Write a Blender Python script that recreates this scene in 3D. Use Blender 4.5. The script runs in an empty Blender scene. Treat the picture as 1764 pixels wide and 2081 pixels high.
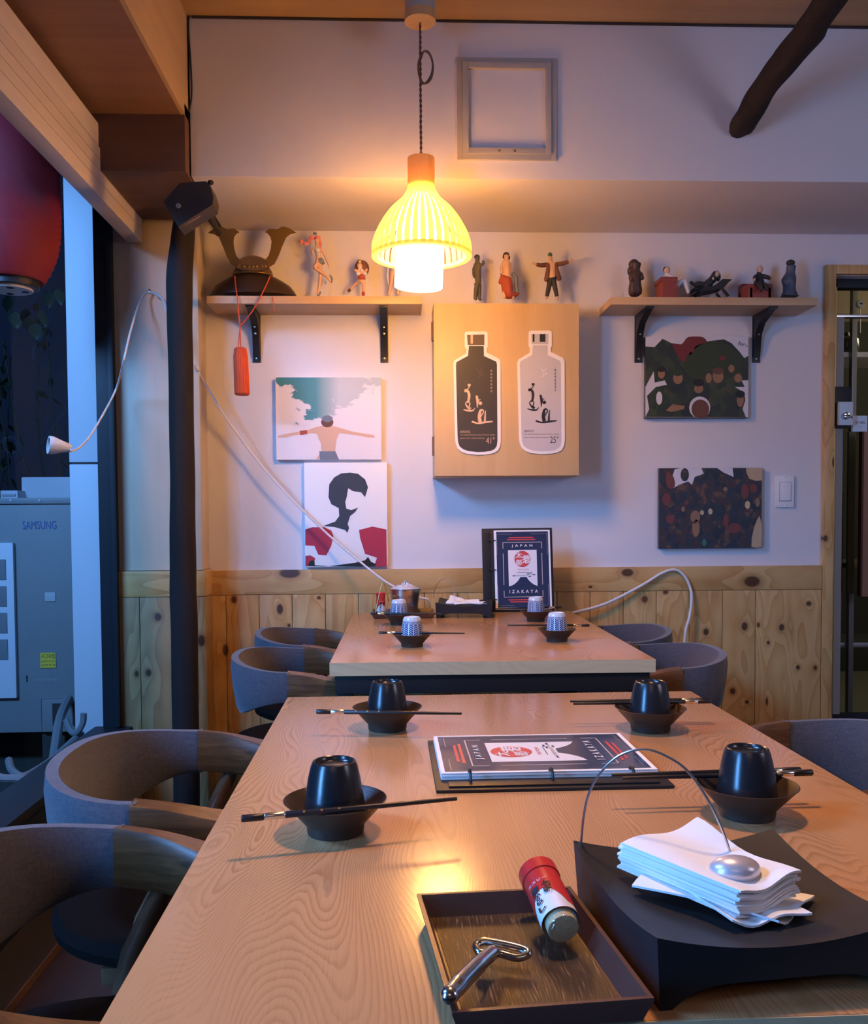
import bpy, bmesh, math, random
from math import sin, cos, pi, radians, atan2, sqrt
from mathutils import Vector, Matrix

random.seed(7)
S = bpy.context.scene
COL = S.collection

# ------------------------------------------------------------------ camera
F, CX, CY = 1850.0, 882.0, 1123.6           # focal length and principal point for a 1764 x 2081 frame
PITCH, YAW, ROLL = radians(2.3096), radians(2.3166), radians(-0.36234)
CAM = Vector((0, 0, 1.10))
def _axes():
    cp, sp, cy, sy = cos(PITCH), sin(PITCH), cos(YAW), sin(YAW)
    f = Vector((sy*cp, cy*cp, -sp)); r = Vector((cy, -sy, 0)); u = r.cross(f)
    return cos(ROLL)*r + sin(ROLL)*u, cos(ROLL)*u - sin(ROLL)*r, f
AR, AU, AF = _axes()
cam = bpy.data.cameras.new('camera'); camo = bpy.data.objects.new('camera', cam); COL.objects.link(camo)
m = Matrix((AR, AU, -AF)).transposed().to_4x4(); m.translation = CAM; camo.matrix_world = m
cam.sensor_fit = 'HORIZONTAL'; cam.sensor_width = 36; cam.lens = F/1764*36
cam.shift_y = (CY-1040.5)/1764; cam.clip_start = .02; cam.clip_end = 200
S.camera = camo

# measuring helpers: the point of a real plane (Y, Z or X = const) that the survey saw at a photo position
def _ray(px, py): return AR*((px-CX)/F) - AU*((py-CY)/F) + AF
def wy(px, py, Y): d = _ray(px, py); return CAM + d*(Y/d.y)
def wz(px, py, Z): d = _ray(px, py); return CAM + d*((Z-CAM.z)/d.z)
def wx(px, py, X): d = _ray(px, py); return CAM + d*(X/d.x)
def wplane(px, py, p, n): d = _ray(px, py); return CAM + d*((p-CAM).dot(n)/d.dot(n))

# ------------------------------------------------------------------ world, lights, exposure
W = bpy.data.worlds.new('night'); S.world = W; W.use_nodes = True
bg = W.node_tree.nodes['Background']; bg.inputs[0].default_value = (.012, .03, .10, 1); bg.inputs[1].default_value = .28
S.view_settings.view_transform = 'Standard'; S.view_settings.look = 'None'
S.view_settings.exposure = 0.0; S.view_settings.gamma = 1.0; S.view_settings.use_curve_mapping = False

def area(name, loc, aim, sx, sy, power, color, spread=180):
    l = bpy.data.lights.new(name, 'AREA'); l.shape = 'RECTANGLE'; l.size = sx; l.size_y = sy
    l.energy = power; l.color = color; l.spread = radians(spread)
    o = bpy.data.objects.new(name, l); COL.objects.link(o); o.location = loc
    o.rotation_euler = (Vector(aim)-Vector(loc)).to_track_quat('-Z', 'Y').to_euler(); return o
def point(name, loc, power, color, r):
    l = bpy.data.lights.new(name, 'POINT'); l.energy = power; l.color = color; l.shadow_soft_size = r
    o = bpy.data.objects.new(name, l); COL.objects.link(o); o.location = loc; return o
BLUE = (.16, .42, 1.0)
area('blue_sign_light', (-2.3, 1.0, 2.75), (-.75, 3.2, 1.2), 1.3, .6, 160, BLUE)
area('street_light_blue', (-1.95, -.20, 1.15), (.25, 1.25, .72), .32, 1.5, 24, (.12, .40, 1.0), 95)
sp2 = bpy.data.lights.new('second_pendant_light', 'SPOT'); sp2.energy = 50; sp2.color = (1, .54, .25); sp2.shadow_soft_size = .07; sp2.spot_size = radians(118); sp2.spot_blend = .55
o = bpy.data.objects.new('second_pendant_light', sp2); COL.objects.link(o); o.location = (.22, 1.15, 2.05)
area('room_light_right', (2.5, .2, 1.9), (.7, 3.4, .9), .8, .8, 13, (.74, .72, 1.0))
area('room_light_rear', (-.2, -1.6, 2.6), (.3, 2.0, .6), 1.4, 1.0, 6, (1, .74, .66))
point('kitchen_light', (3.6, 4.5, 2.3), 45, (1, .86, .55), .12)

# ------------------------------------------------------------------ materials
MATS = {}
def nt(name):
    m = bpy.data.materials.new(name); m.use_nodes = True
    t = m.node_tree; p = t.nodes['Principled BSDF']; MATS[name] = m
    return m, t, p
class G:
    """tiny node builder"""
    def __init__(s, t): s.t = t
    def n(s, typ, **kw):
        x = s.t.nodes.new(typ)
        for k, v in kw.items(): setattr(x, k, v)
        return x
    def l(s, a, b): s.t.links.new(a, b)
    def put(s, sock, v):
        if hasattr(v, 'is_output'): s.l(v, sock)
        else: sock.default_value = v
    def math(s, op, a, b=0.0, c=None):
        x = s.n('ShaderNodeMath', operation=op); s.put(x.inputs[0], a); s.put(x.inputs[1], b)
        if c is not None: s.put(x.inputs[2], c)
        return x.outputs[0]
    def vm(s, op, a, b):
        x = s.n('ShaderNodeVectorMath', operation=op); s.put(x.inputs[0], a); s.put(x.inputs[1], b); return x
    def coord(s, which='Object'): return s.n('ShaderNodeTexCoord').outputs[which]
    def map(s, v, scale=(1, 1, 1), loc=(0, 0, 0), rot=(0, 0, 0)):
        x = s.n('ShaderNodeMapping'); s.l(v, x.inputs[0]); x.inputs[1].default_value = loc
        x.inputs[2].default_value = rot; x.inputs[3].default_value = scale; return x.outputs[0]
    def noise(s, v, scale=5, detail=3, rough=.5, dist=0.0):
        x = s.n('ShaderNodeTexNoise'); s.l(v, x.inputs['Vector']); x.inputs['Scale'].default_value = scale
        x.inputs['Detail'].default_value = detail; x.inputs['Roughness'].default_value = rough
        x.inputs['Distortion'].default_value = dist; return x.outputs['Fac']
    def ramp(s, f, stops, interp='LINEAR'):
        x = s.n('ShaderNodeValToRGB'); s.put(x.inputs[0], f); e = x.color_ramp.elements; x.color_ramp.interpolation = interp
        while len(e) > 1: e.remove(e[0])
        e[0].position, e[0].color = stops[0][0], (*stops[0][1], 1)
        for p, c in stops[1:]:
            q = e.new(p); q.color = (*c, 1)
        return x.outputs[0]
    def mix(s, f, a, b, blend='MIX'):
        x = s.n('ShaderNodeMix', data_type='RGBA', blend_type=blend); s.put(x.inputs[0], f)
        for i, v in ((6, a), (7, b)):
            if isinstance(v, tuple): x.inputs[i].default_value = (*v[:3], 1)
            else: s.l(v, x.inputs[i])
        return x.outputs[2]
    def bump(s, h, strength=.2, dist=.002):
        x = s.n('ShaderNodeBump'); x.inputs['Strength'].default_value = strength; x.inputs['Distance'].default_value = dist
        s.l(h, x.inputs['Height']); return x.outputs[0]
    def sep(s, v):
        x = s.n('ShaderNodeSeparateXYZ'); s.l(v, x.inputs[0]); return x.outputs
    def comb(s, a, b, c):
        x = s.n('ShaderNodeCombineXYZ')
        for i, v in enumerate((a, b, c)): s.put(x.inputs[i], v)
        return x.outputs[0]

def plain(name, col, rough=.6, metal=0.0, spec=.5, noise=0.0, nscale=30, bump=0.0, bscale=200, coat=0.0, sheen=0.0):
    m, t, p = nt(name); g = G(t)
    p.inputs['Base Color'].default_value = (*col, 1); p.inputs['Roughness'].default_value = rough
    p.inputs['Metallic'].default_value = metal; p.inputs['Specular IOR Level'].default_value = spec
    if coat: p.inputs['Coat Weight'].default_value = coat; p.inputs['Coat Roughness'].default_value = .12
    if sheen: p.inputs['Sheen Weight'].default_value = sheen
    v = g.coord()
    if noise:
        f = g.noise(v, nscale, 4, .6)
        c = g.ramp(f, [(.25, tuple(max(0, x*(1-noise)) for x in col)), (.75, tuple(min(1, x*(1+noise)) for x in col))])
        g.l(c, p.inputs['Base Color'])
    if bump:
        g.l(g.bump(g.noise(v, bscale, 3), bump, .002), p.inputs['Normal'])
    return m

def table_wood(name, dark, light, rough, axis='Y', freq=16, spec=.5):
    """oak print: long cathedral figures and fine pores along one axis"""
    m, t, p = nt(name); g = G(t); v = g.coord()
    sc = {'Y': (4.6, 1.0, 3), 'X': (1.0, 4.6, 3), 'Z': (4.6, 4.6, 1.0)}[axis]
    a = g.map(v, sc, (.37, .21, .5)); lin = g.sep(v)[{'Y': 0, 'X': 1, 'Z': 0}[axis]]
    f = g.noise(a, 1.0, 1.8, .5, .4)
    fine = g.noise(g.map(v, tuple(40*x for x in sc)), 1.2, 3, .65)
    base = g.math('ADD', g.math('ADD', g.math('MULTIPLY', f, freq), g.math('MULTIPLY', lin, freq*1.9)), g.math('MULTIPLY', fine, .45))
    ring = g.math('POWER', g.math('FRACT', base), 2.6)
    fall = g.math('SUBTRACT', 1.0, g.math('POWER', g.math('FRACT', base), 14.0)); ring = g.math('MULTIPLY', ring, fall)
    mask = g.noise(g.map(v, tuple(1.3*x for x in sc), (3, 1, 2)), 1.0, 2, .5)
    mask = g.ramp(mask, [(.34, (.18, .18, .18)), (.62, (1, 1, 1))])
    ring = g.math('MULTIPLY', ring, mask)
    pores = g.noise(g.map(v, tuple((190 if x > 2 else 9)*x for x in sc)), 1.0, 2, .7)
    k = g.math('ADD', g.math('MULTIPLY', ring, .85), g.math('MULTIPLY', g.math('SUBTRACT', pores, .5), .55))
    patch = g.noise(g.map(v, tuple(1.6*x for x in sc)), 1.0, 2, .5)
    k = g.math('ADD', k, g.math('MULTIPLY', g.math('SUBTRACT', patch, .5), .35))
    c = g.ramp(k, [(0.0, light), (.35, tuple((x*.65+y*.35) for x, y in zip(light, dark))), (.85, dark)])
    g.l(c, p.inputs['Base Color']); p.inputs['Roughness'].default_value = rough; p.inputs['Specular IOR Level'].default_value = spec
    g.l(g.bump(k, .025, .001), p.inputs['Normal'])
    return m

def pine(name, knots, axis, light, mid, dark, freq=11.0):
    """varnished pine: grain lines along an axis that swing round knots at surveyed places"""
    m, t, p = nt(name); g = G(t); v = g.coord(); x, y, z = g.sep(v)
    rnd = g.n('ShaderNodeObjectInfo').outputs['Random']
    off = g.math('MULTIPLY', rnd, 37.0)
    nv = g.comb(g.math('ADD', x, off), y, z)
    sc = (7.0, 7.0, .9) if axis == 'Z' else (.9, 7.0, 7.0)
    f = g.noise(g.map(nv, sc), 1.0, 2, .5, .3)
    kd = None
    for kx, kz, rx, rz in knots:
        dx = g.math('DIVIDE', g.math('SUBTRACT', x, kx), rx); dz = g.math('DIVIDE', g.math('SUBTRACT', z, kz), rz)
        d = g.math('SQRT', g.math('ADD', g.math('MULTIPLY', dx, dx), g.math('MULTIPLY', dz, dz)))
        kd = d if kd is None else g.math('MINIMUM', kd, d)
    base = g.math('MULTIPLY', f, freq)
    if kd is not None:
        swirl = g.math('DIVIDE', 1.6, g.math('ADD', kd, .55)); base = g.math('ADD', base, swirl)
    r = g.math('FRACT', base); r = g.math('POWER', r, 2.0)
    fine = g.noise(g.map(nv, tuple(35*q for q in sc)), 1.0, 2, .6)
    k = g.math('ADD', g.math('MULTIPLY', r, .40), g.math('MULTIPLY', fine, .25))
    blot = g.noise(nv, 6.0, 2, .5)
    k = g.math('ADD', k, g.math('MULTIPLY', g.math('SUBTRACT', blot, .45), .9))
    c = g.ramp(k, [(0.05, light), (.5, mid), (1.0, dark)])
    if kd is not None:
        halo = g.ramp(kd, [(0.0, (1, 1, 1)), (.6, (.75, .75, .75)), (1.35, (.0, .0, .0))])
        kk = g.ramp(kd, [(.0, (1, 1, 1)), (.40, (1, 1, 1)), (.56, (0, 0, 0))])
        c = g.mix(g.math('MULTIPLY', halo, .55), c, dark)
        kc = tuple(q*.30 for q in dark)
        c = g.mix(kk, c, kc)
    g.l(c, p.inputs['Base Color']); p.inputs['Roughness'].default_value = .42
    g.l(g.bump(k, .08, .001), p.inputs['Normal'])
    return m

def wood(name, light, dark, axis='X', scale=1.0, rough=.5, contrast=1.0):
    m, t, p = nt(name); g = G(t); v = g.coord()
    sc = {'X': (1, 14, 14), 'Y': (14, 1, 14), 'Z': (14, 14, 1)}[axis]
    f = g.noise(g.map(v, tuple(scale*x for x in sc)), 1.4, 4, .6, .6)
    b = g.noise(v, 3.0*scale, 2, .5)
    k = g.math('ADD', g.math('MULTIPLY', f, .75), g.math('MULTIPLY', b, .35))
    c = g.ramp(k, [(.5-.25/contrast, light), (.5+.3/contrast, dark)])
    g.l(c, p.inputs['Base Color']); p.inputs['Roughness'].default_value = rough
    g.l(g.bump(f, .12, .001), p.inputs['Normal'])
    return m

def fabric(name, a, b):
    m, t, p = nt(name); g = G(t); v = g.coord()
    w = g.noise(g.map(v, (60, 60, 500)), 1.0, 2, .6); w2 = g.noise(g.map(v, (420, 420, 120)), 1.0, 2, .6)
    k = g.math('ADD', g.math('MULTIPLY', w, .5), g.math('MULTIPLY', w2, .5))
    g.l(g.ramp(k, [(.3, a), (.7, b)]), p.inputs['Base Color']); p.inputs['Roughness'].default_value = .95
    p.inputs['Specular IOR Level'].default_value = .15; p.inputs['Sheen Weight'].default_value = .25
    g.l(g.bump(k, .25, .001), p.inputs['Normal'])
    return m

def glass(name, tint=(1, 1, 1), refl=.9):
    m, t, p = nt(name); g = G(t); out = t.nodes['Material Output']; t.nodes.remove(p)
    tr = g.n('ShaderNodeBsdfTransparent'); tr.inputs[0].default_value = (*tint, 1)
    gl = g.n('ShaderNodeBsdfGlossy'); gl.inputs['Roughness'].default_value = .02
    fr = g.n('ShaderNodeFresnel'); fr.inputs[0].default_value = 1.45
    mx = g.n('ShaderNodeMixShader'); front = g.math('SUBTRACT', 1.0, g.n('ShaderNodeNewGeometry').outputs['Backfacing'])
    g.l(g.math('MULTIPLY', g.math('MULTIPLY', fr.outputs[0], refl), front), mx.inputs[0]); g.l(tr.outputs[0], mx.inputs[1]); g.l(gl.outputs[0], mx.inputs[2])
    g.l(mx.outputs[0], out.inputs[0]); return m

def emit(name, col, strength):
    m, t, p = nt(name)
    p.inputs['Base Color'].default_value = (.8, .8, .8, 1)
    p.inputs['Emission Color'].default_value = (*col, 1); p.inputs['Emission Strength'].default_value = strength
    return m

def translucent(name, col, fac=.5, rough=.7):
    m, t, p = nt(name); g = G(t); out = t.nodes['Material Output']
    p.inputs['Base Color'].default_value = (*col, 1); p.inputs['Roughness'].default_value = rough
    tl = g.n('ShaderNodeBsdfTranslucent'); tl.inputs[0].default_value = (*col, 1)
    mx = g.n('ShaderNodeMixShader'); mx.inputs[0].default_value = fac
    g.l(p.outputs[0], mx.inputs[1]); g.l(tl.outputs[0], mx.inputs[2]); g.l(mx.outputs[0], out.inputs[0]); return m

# ------------------------------------------------------------------ mesh builder
class MB:
    def __init__(s): s.v = []; s.f = []; s.m = []
    def add(s, vs, fs, mi=0):
        o = len(s.v); s.v += [Vector(q) for q in vs]
        for f in fs: s.f.append([i+o for i in f]); s.m.append(mi)
        return s
    def box(s, a, b, bev=0.0, mi=0):
        a, b = Vector(a), Vector(b)
        lo = Vector([min(a[i], b[i]) for i in range(3)]); hi = Vector([max(a[i], b[i]) for i in range(3)])
        bm = bmesh.new(); bmesh.ops.create_cube(bm, size=1)
        for q in bm.verts: q.co = Vector([lo[i] if q.co[i] < 0 else hi[i] for i in range(3)])
        if bev > 0: bmesh.ops.bevel(bm, geom=bm.edges[:], offset=bev, segments=2, profile=.7, affect='EDGES')
        s.bm(bm, mi); return s
    def bm(s, bm, mi=0):
        bm.verts.index_update(); s.add([q.co for q in bm.verts], [[q.index for q in f.verts] for f in bm.faces], mi); bm.free()
    def prism(s, poly, ax, a, b, mi=0):
        """extrude a 2D polygon along ax: 'Y' -> poly is (x,z), 'Z' -> (x,y), 'X' -> (y,z)"""
        def P(q, h): return {'Y': (q[0], h, q[1]), 'Z': (q[0], q[1], h), 'X': (h, q[0], q[1])}[ax]
        n = len(poly); vs = [P(q, a) for q in poly]+[P(q, b) for q in poly]
        fs = [list(range(n))[::-1], list(range(n, 2*n))]+[[i, (i+1) % n, n+(i+1) % n, n+i] for i in range(n)]
        bm = bmesh.new(); bv = [bm.verts.new(q) for q in vs]
        for f in fs: bm.faces.new([bv[i] for i in f])
        bmesh.ops.recalc_face_normals(bm, faces=bm.faces[:])
        bmesh.ops.triangulate(bm, faces=[f for f in bm.faces if len(f.verts) > 4])
        s.bm(bm, mi); return s
    def rings(s, rings, close_ends=True, loop=True, mi=0, closed=False):
        n = len(rings[0]); vs = [q for r in rings for q in r]; fs = []; R = len(rings)
        for i in range(R if closed else R-1):
            j = (i+1) % R
            for k in range(n if loop else n-1):
                k2 = (k+1) % n; fs.append([i*n+k, i*n+k2, j*n+k2, j*n+k])
        if close_ends and loop and not closed:
            fs.append(list(range(n))[::-1]); fs.append([(R-1)*n+k for k in range(n)])
        s.add(vs, fs, mi); return s
    def tube(s, pts, r, n=8, mi=0, closed=False):
        pts = [Vector(q) for q in pts]; N = len(pts)
        rr = r if isinstance(r, (list, tuple)) else [r]*N
        up = None; rings = []
        for i in range(N):
            a = pts[(i-1) % N] if (i or closed) else pts[i]; b = pts[(i+1) % N] if (i < N-1 or closed) else pts[i]
            d = (b-a).normalized()
            if up is None:
                up = d.orthogonal().normalized()
            up = (up-d*up.dot(d))
            up = up.normalized() if up.length > 1e-6 else d.orthogonal().normalized()
            sd = d.cross(up)
            rings.append([pts[i]+(up*cos(2*pi*k/n)+sd*sin(2*pi*k/n))*rr[i] for k in range(n)])
        s.rings(rings, mi=mi, closed=closed); return s
    def lathe(s, prof, c=(0, 0, 0), n=32, mi=0, axis='Z', cap=False):
        """profile of (r, h); runs closed when r = 0 at an end"""
        c = Vector(c); rings = []
        for r, h in prof:
            r = max(r, 1e-5)
            rings.append([c+Vector((r*cos(2*pi*k/n), r*sin(2*pi*k/n), h)) if axis == 'Z' else
                          c+Vector((r*cos(2*pi*k/n), h, r*sin(2*pi*k/n))) if axis == 'Y' else
                          c+Vector((h, r*cos(2*pi*k/n), r*sin(2*pi*k/n))) for k in range(n)])
        s.rings(rings, close_ends=cap, mi=mi); return s
    def ell(s, c, r, n=12, mi=0):
        bm = bmesh.new(); bmesh.ops.create_uvsphere(bm, u_segments=n, v_segments=max(6, n*2//3), radius=1)
        for q in bm.verts: q.co = Vector((q.co.x*r[0]+c[0], q.co.y*r[1]+c[1], q.co.z*r[2]+c[2]))
        s.bm(bm, mi); return s
    def pieces(s):
        """the separate pieces of this builder, one builder each"""
        p = list(range(len(s.v)))
        def find(i):
            while p[i] != i: p[i] = p[p[i]]; i = p[i]
            return i
        for f in s.f:
            for a in f[1:]: p[find(a)] = find(f[0])
        out = {}
        for f, mi in zip(s.f, s.m): out.setdefault(find(f[0]), []).append((f, mi))
        res = []
        for fs in out.values():
            ids = sorted({i for f, _ in fs for i in f}); mp = {i: k for k, i in enumerate(ids)}
            q = MB(); q.v = [s.v[i] for i in ids]; q.f = [[mp[i] for i in f] for f, _ in fs]; q.m = [mi for _, mi in fs]; res.append(q)
        return res
    def each(s, name, mats, parent=None): return [q.build(name, mats, parent) for q in s.pieces()]
    def xf(s, M):
        s.v = [M @ q for q in s.v]; return s
    def build(s, name, mats, parent=None, angle=38, flat=False):
        root = parent
        off = Vector((0, 0, 0))
        while root is not None: off += root.location; root = root.parent
        me = bpy.data.meshes.new(name); me.from_pydata([q-off for q in s.v], [], s.f)
        mats = mats if isinstance(mats, (list, tuple)) else [mats]
        for q in mats: me.materials.append(MATS[q] if isinstance(q, str) else q)
        for p, mi in zip(me.polygons, s.m): p.material_index = mi
        bm = bmesh.new(); bm.from_mesh(me); bmesh.ops.recalc_face_normals(bm, faces=bm.faces[:]); bm.to_mesh(me); bm.free()
        if not flat:
            me.polygons.foreach_set('use_smooth', [True]*len(me.polygons)); me.set_sharp_from_angle(angle=radians(angle))
        me.update(); o = bpy.data.objects.new(name, me); COL.objects.link(o)
        if parent: o.parent = parent
        return o

def spline(pts, k=6):
    """Catmull-Rom through points (any dimension)"""
    P = [tuple(p) for p in pts]; out = []; n = len(P); D = len(P[0])
    for i in range(n-1):
        p0, p1, p2, p3 = P[max(i-1, 0)], P[i], P[i+1], P[min(i+2, n-1)]
        for j in range(k):
            t = j/k
            out.append(tuple(.5*((2*p1[d])+(-p0[d]+p2[d])*t+(2*p0[d]-5*p1[d]+4*p2[d]-p3[d])*t*t+(-p0[d]+3*p1[d]-3*p2[d]+p3[d])*t**3) for d in range(D)))
    out.append(P[-1]); return out

def tag(o, label=None, cat=None, group=None, kind=None):
    if label: o['label'] = label
    if cat: o['category'] = cat
    if group: o['group'] = group
    if kind: o['kind'] = kind
    return o
def thing(name, label, cat, loc=(0, 0, 0), group=None):
    o = bpy.data.objects.new(name, None); o.empty_display_size = .05; COL.objects.link(o); o.location = loc
    return tag(o, label, cat, group)
def struct(name, label=None, cat=None, loc=(0, 0, 0)):
    o = bpy.data.objects.new(name, None); o.empty_display_size = .05; COL.objects.link(o); o.location = loc
    return tag(o, label, cat, None, 'structure')
def kids(o): return [c for c in bpy.data.objects if c.parent == o]
def dup(root, loc, rotz=0.0, label=None):
    def cp(o, par):
        c = o.copy(); COL.objects.link(c); c.parent = par
        for k in kids(o): cp(k, c)
        return c
    r = cp(root, None); r.location = loc; r.rotation_euler.z = rotz
    if label: r['label'] = label
    return r

def text_mesh(txt, size, spacing=1.0, align='CENTER', bold=0.0):
    cu = bpy.data.curves.new('t', 'FONT'); cu.body = txt; cu.size = size; cu.align_x = align; cu.align_y = 'CENTER'
    cu.space_character = spacing; cu.offset = bold; cu.resolution_u = 3
    o = bpy.data.objects.new('t', cu); COL.objects.link(o)
    dg = bpy.context.evaluated_depsgraph_get(); dg.update()
    me = bpy.data.meshes.new_from_object(o.evaluated_get(dg))
    vs = [v.co.copy() for v in me.vertices]; fs = [list(p.vertices) for p in me.polygons]
    bpy.data.objects.remove(o); bpy.data.curves.remove(cu); bpy.data.meshes.remove(me)
    return vs, fs
def put_text(mb, txt, size, fn, spacing=1.0, mi=0, align='CENTER', bold=0.0, width=None, tall=None):
    """fn maps the flat text (x,y) to a 3D point"""
    vs, fs = text_mesh(txt, size, spacing, align, bold)
    if not vs: return
    if width:
        x0 = min(v.x for v in vs); x1 = max(v.x for v in vs); k = width/max(1e-6, x1-x0); cx = (x0+x1)/2
        for v in vs: v.x = (v.x-cx)*k
    if tall:
        y0 = min(v.y for v in vs); y1 = max(v.y for v in vs); k = tall/max(1e-6, y1-y0); cy = (y0+y1)/2
        for v in vs: v.y = (v.y-cy)*k
    mb.add([fn(v.x, v.y) for v in vs], fs, mi)
def flat_poly(mb, poly, fn, mi=0):
    """fill a 2D outline and lay it on a surface with fn"""
    bm = bmesh.new(); vs = [bm.verts.new((q[0], q[1], 0)) for q in poly]; bm.faces.new(vs)
    bmesh.ops.triangulate(bm, faces=bm.faces[:]); bm.verts.index_update()
    mb.add([fn(v.co.x, v.co.y) for v in bm.verts], [[v.index for v in f.verts] for f in bm.faces], mi); bm.free()
def circle(cx, cy, rx, ry=None, n=24): return [(cx+rx*cos(2*pi*k/n), cy+(ry or rx)*sin(2*pi*k/n)) for k in range(n)]

def skin(chains, sub=1):
    """one continuous skinned surface over joint chains of (x,y,z,r)"""
    bm = bmesh.new(); L = bm.verts.layers.skin.verify(); idx = {}
    def V(q):
        key = tuple(round(c, 5) for c in q[:3])
        if key not in idx:
            v = bm.verts.new(q[:3]); v[L].radius = (q[3], q[3]); v[L].use_root = not idx; idx[key] = v
        return idx[key]
    for ch in chains:
        for a, b in zip(ch, ch[1:]):
            va, vb = V(a), V(b)
            if va is not vb and not bm.edges.get((va, vb)): bm.edges.new((va, vb))
    me = bpy.data.meshes.new('sk'); bm.to_mesh(me); bm.free()
    o = bpy.data.objects.new('sk', me); COL.objects.link(o)
    o.modifiers.new('s', 'SKIN'); u = o.modifiers.new('u', 'SUBSURF'); u.levels = sub; u.render_levels = sub
    dg = bpy.context.evaluated_depsgraph_get(); dg.update()
    em = bpy.data.meshes.new_from_object(o.evaluated_get(dg))
    mb = MB(); mb.add([v.co.copy() for v in em.vertices], [list(p.vertices) for p in em.polygons])
    bpy.data.objects.remove(o); bpy.data.meshes.remove(me); bpy.data.meshes.remove(em)
    return mb
# ------------------------------------------------------------------ material library
plain('white_paint', (.71, .675, .685), .75, bump=.015, bscale=300)
plain('grey_paint', (.43, .40, .37), .7)
plain('black_metal', (.012, .012, .014), .45, spec=.4)
plain('black_frame', (.012, .016, .022), .5, spec=.3)
plain('dark_gap', (.03, .022, .02), .8)
plain('screw', (.7, .68, .62), .3, 1.0)
plain('white_plastic', (.78, .77, .76), .4)
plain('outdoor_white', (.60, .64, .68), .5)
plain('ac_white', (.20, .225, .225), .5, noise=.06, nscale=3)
plain('ac_grey', (.42, .45, .46), .55)
plain('dark_ground', (.03, .035, .03), .9, noise=.3)
plain('matte_black', (.016, .016, .018), .5, spec=.35, bump=.05, bscale=500)
plain('cup_black', (.013, .014, .017), .24, spec=.6, bump=.04, bscale=900)
plain('bowl_brown', (.040, .024, .019), .42, bump=.2, bscale=500)
plain('lacquer_brown', (.095, .042, .032), .38, bump=.05, bscale=400)
plain('chopstick_black', (.010, .009, .011), .38)
plain('silver_foil', (.80, .78, .74), .25, 1.0)
plain('gold_dot', (.62, .42, .15), .35, 1.0)
plain('steel', (.66, .66, .64), .2, 1.0, bump=.03, bscale=60)
plain('brushed_steel', (.62, .62, .61), .28, 1.0)
plain('pearl', (.66, .60, .60), .34, .45, coat=.35)
plain('paper', (.86, .85, .85), .7)
plain('napkin', (.87, .87, .88), .9, bump=.25, bscale=900, spec=.2)
plain('red_cap', (.62, .03, .025), .3)
plain('label_white', (.78, .76, .78), .45)
plain('ink', (.012, .012, .014), .6)
plain('print_navy', (.030, .045, .095), .16, coat=.6)
plain('print_white', (.80, .78, .80), .32)
plain('print_red', (.62, .07, .07), .35)
plain('print_pale', (.55, .47, .45), .35)
plain('leather_dark', (.006, .005, .005), .9, spec=.05)
plain('cord_white', (.74, .68, .66), .5)
plain('orange_thread', (.62, .075, .018), .8, bump=.6, bscale=900)
plain('speaker_black', (.018, .015, .015), .6, bump=.2, bscale=800)
plain('leaf_green', (.010, .022, .009), .6)
plain('twig', (.05, .04, .03), .9)
plain('pipe_grey', (.17, .19, .20), .7)
plain('label_yellow', (.72, .55, .05), .5)
plain('print_blue', (.06, .10, .32), .5)
plain('gold_plate', (.22, .14, .045), .4, .7)
plain('helmet_dark', (.045, .028, .022), .32, .3)
plain('helmet_brown', (.13, .085, .045), .45, .4, bump=.4, bscale=300)
plain('skin_tone', (.68, .43, .30), .55)
plain('pink_hair', (.70, .22, .22), .6)
plain('pale_top', (.62, .64, .66), .6)
plain('slate_cloth', (.17, .20, .26), .7)
plain('dark_hair', (.035, .03, .03), .6)
plain('teal_hair', (.05, .16, .12), .6)
plain('brown_cloth', (.14, .06, .045), .7)
plain('red_cloth', (.38, .075, .045), .7)
plain('maroon_seat', (.24, .045, .035), .5)
plain('dark_suit', (.030, .032, .034), .7)
plain('olive_suit', (.085, .080, .055), .7)
plain('print_green', (.030, .045, .016), .6)
plain('print_flesh', (.30, .16, .085), .6)
plain('print_maroon', (.17, .022, .022), .6)
plain('spice_tan', (.70, .58, .42), .9, noise=.2, nscale=400)
plain('white_cloth', (.68, .66, .70), .7)
plain('statue_brown', (.055, .033, .030), .5)
plain('statue_blue', (.085, .10, .14), .5)
plain('gold_trim', (.55, .38, .12), .4, .8)
plain('decal_white', (.83, .80, .81), .35)
plain('decal_black', (.055, .050, .050), .35)
plain('decal_grey', (.52, .50, .55), .35)
plain('decal_cap_dark', (.13, .095, .08), .3)
plain('decal_copper', (.66, .46, .33), .4)
plain('decal_silver', (.50, .50, .52), .3)
plain('cord_brown', (.15, .085, .055), .8)
plain('seal_grey', (.30, .31, .32), .4, .6)
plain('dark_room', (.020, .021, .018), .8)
plain('pink_board', (.45, .27, .22), .6)
plain('olive_board', (.13, .13, .10), .6)
plain('bucket_plastic', (.60, .58, .62), .25)
fabric('chair_fabric', (.050, .052, .074), (.108, .096, .104))
table_wood('table_oak', (.27, .115, .042), (.56, .29, .125), .19, 'Y', 100)
table_wood('edge_oak', (.38, .28, .14), (.58, .45, .26), .5, 'X', 40)
wood('arm_oak', (.21, .095, .034), (.060, .024, .009), 'X', 5.0, .33, 1.3)
plain('leg_wood', (.12, .060, .032), .28, noise=.25, nscale=12)
wood('plywood', (.66, .47, .25), (.52, .33, .15), 'Z', .8, .5, .8)
wood('shelf_wood', (.66, .47, .28), (.50, .32, .17), 'X', 1.0, .5)
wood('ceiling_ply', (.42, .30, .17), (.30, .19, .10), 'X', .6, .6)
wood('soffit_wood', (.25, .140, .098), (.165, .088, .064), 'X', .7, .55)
wood('shaded_wood', (.13, .068, .05), (.085, .042, .032), 'X', .7, .6)  # soffit wood darkened, the shadow on the end panel put into its colour
wood('soffit_side', (.50, .37, .23), (.38, .26, .15), 'Y', .7, .6)
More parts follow.
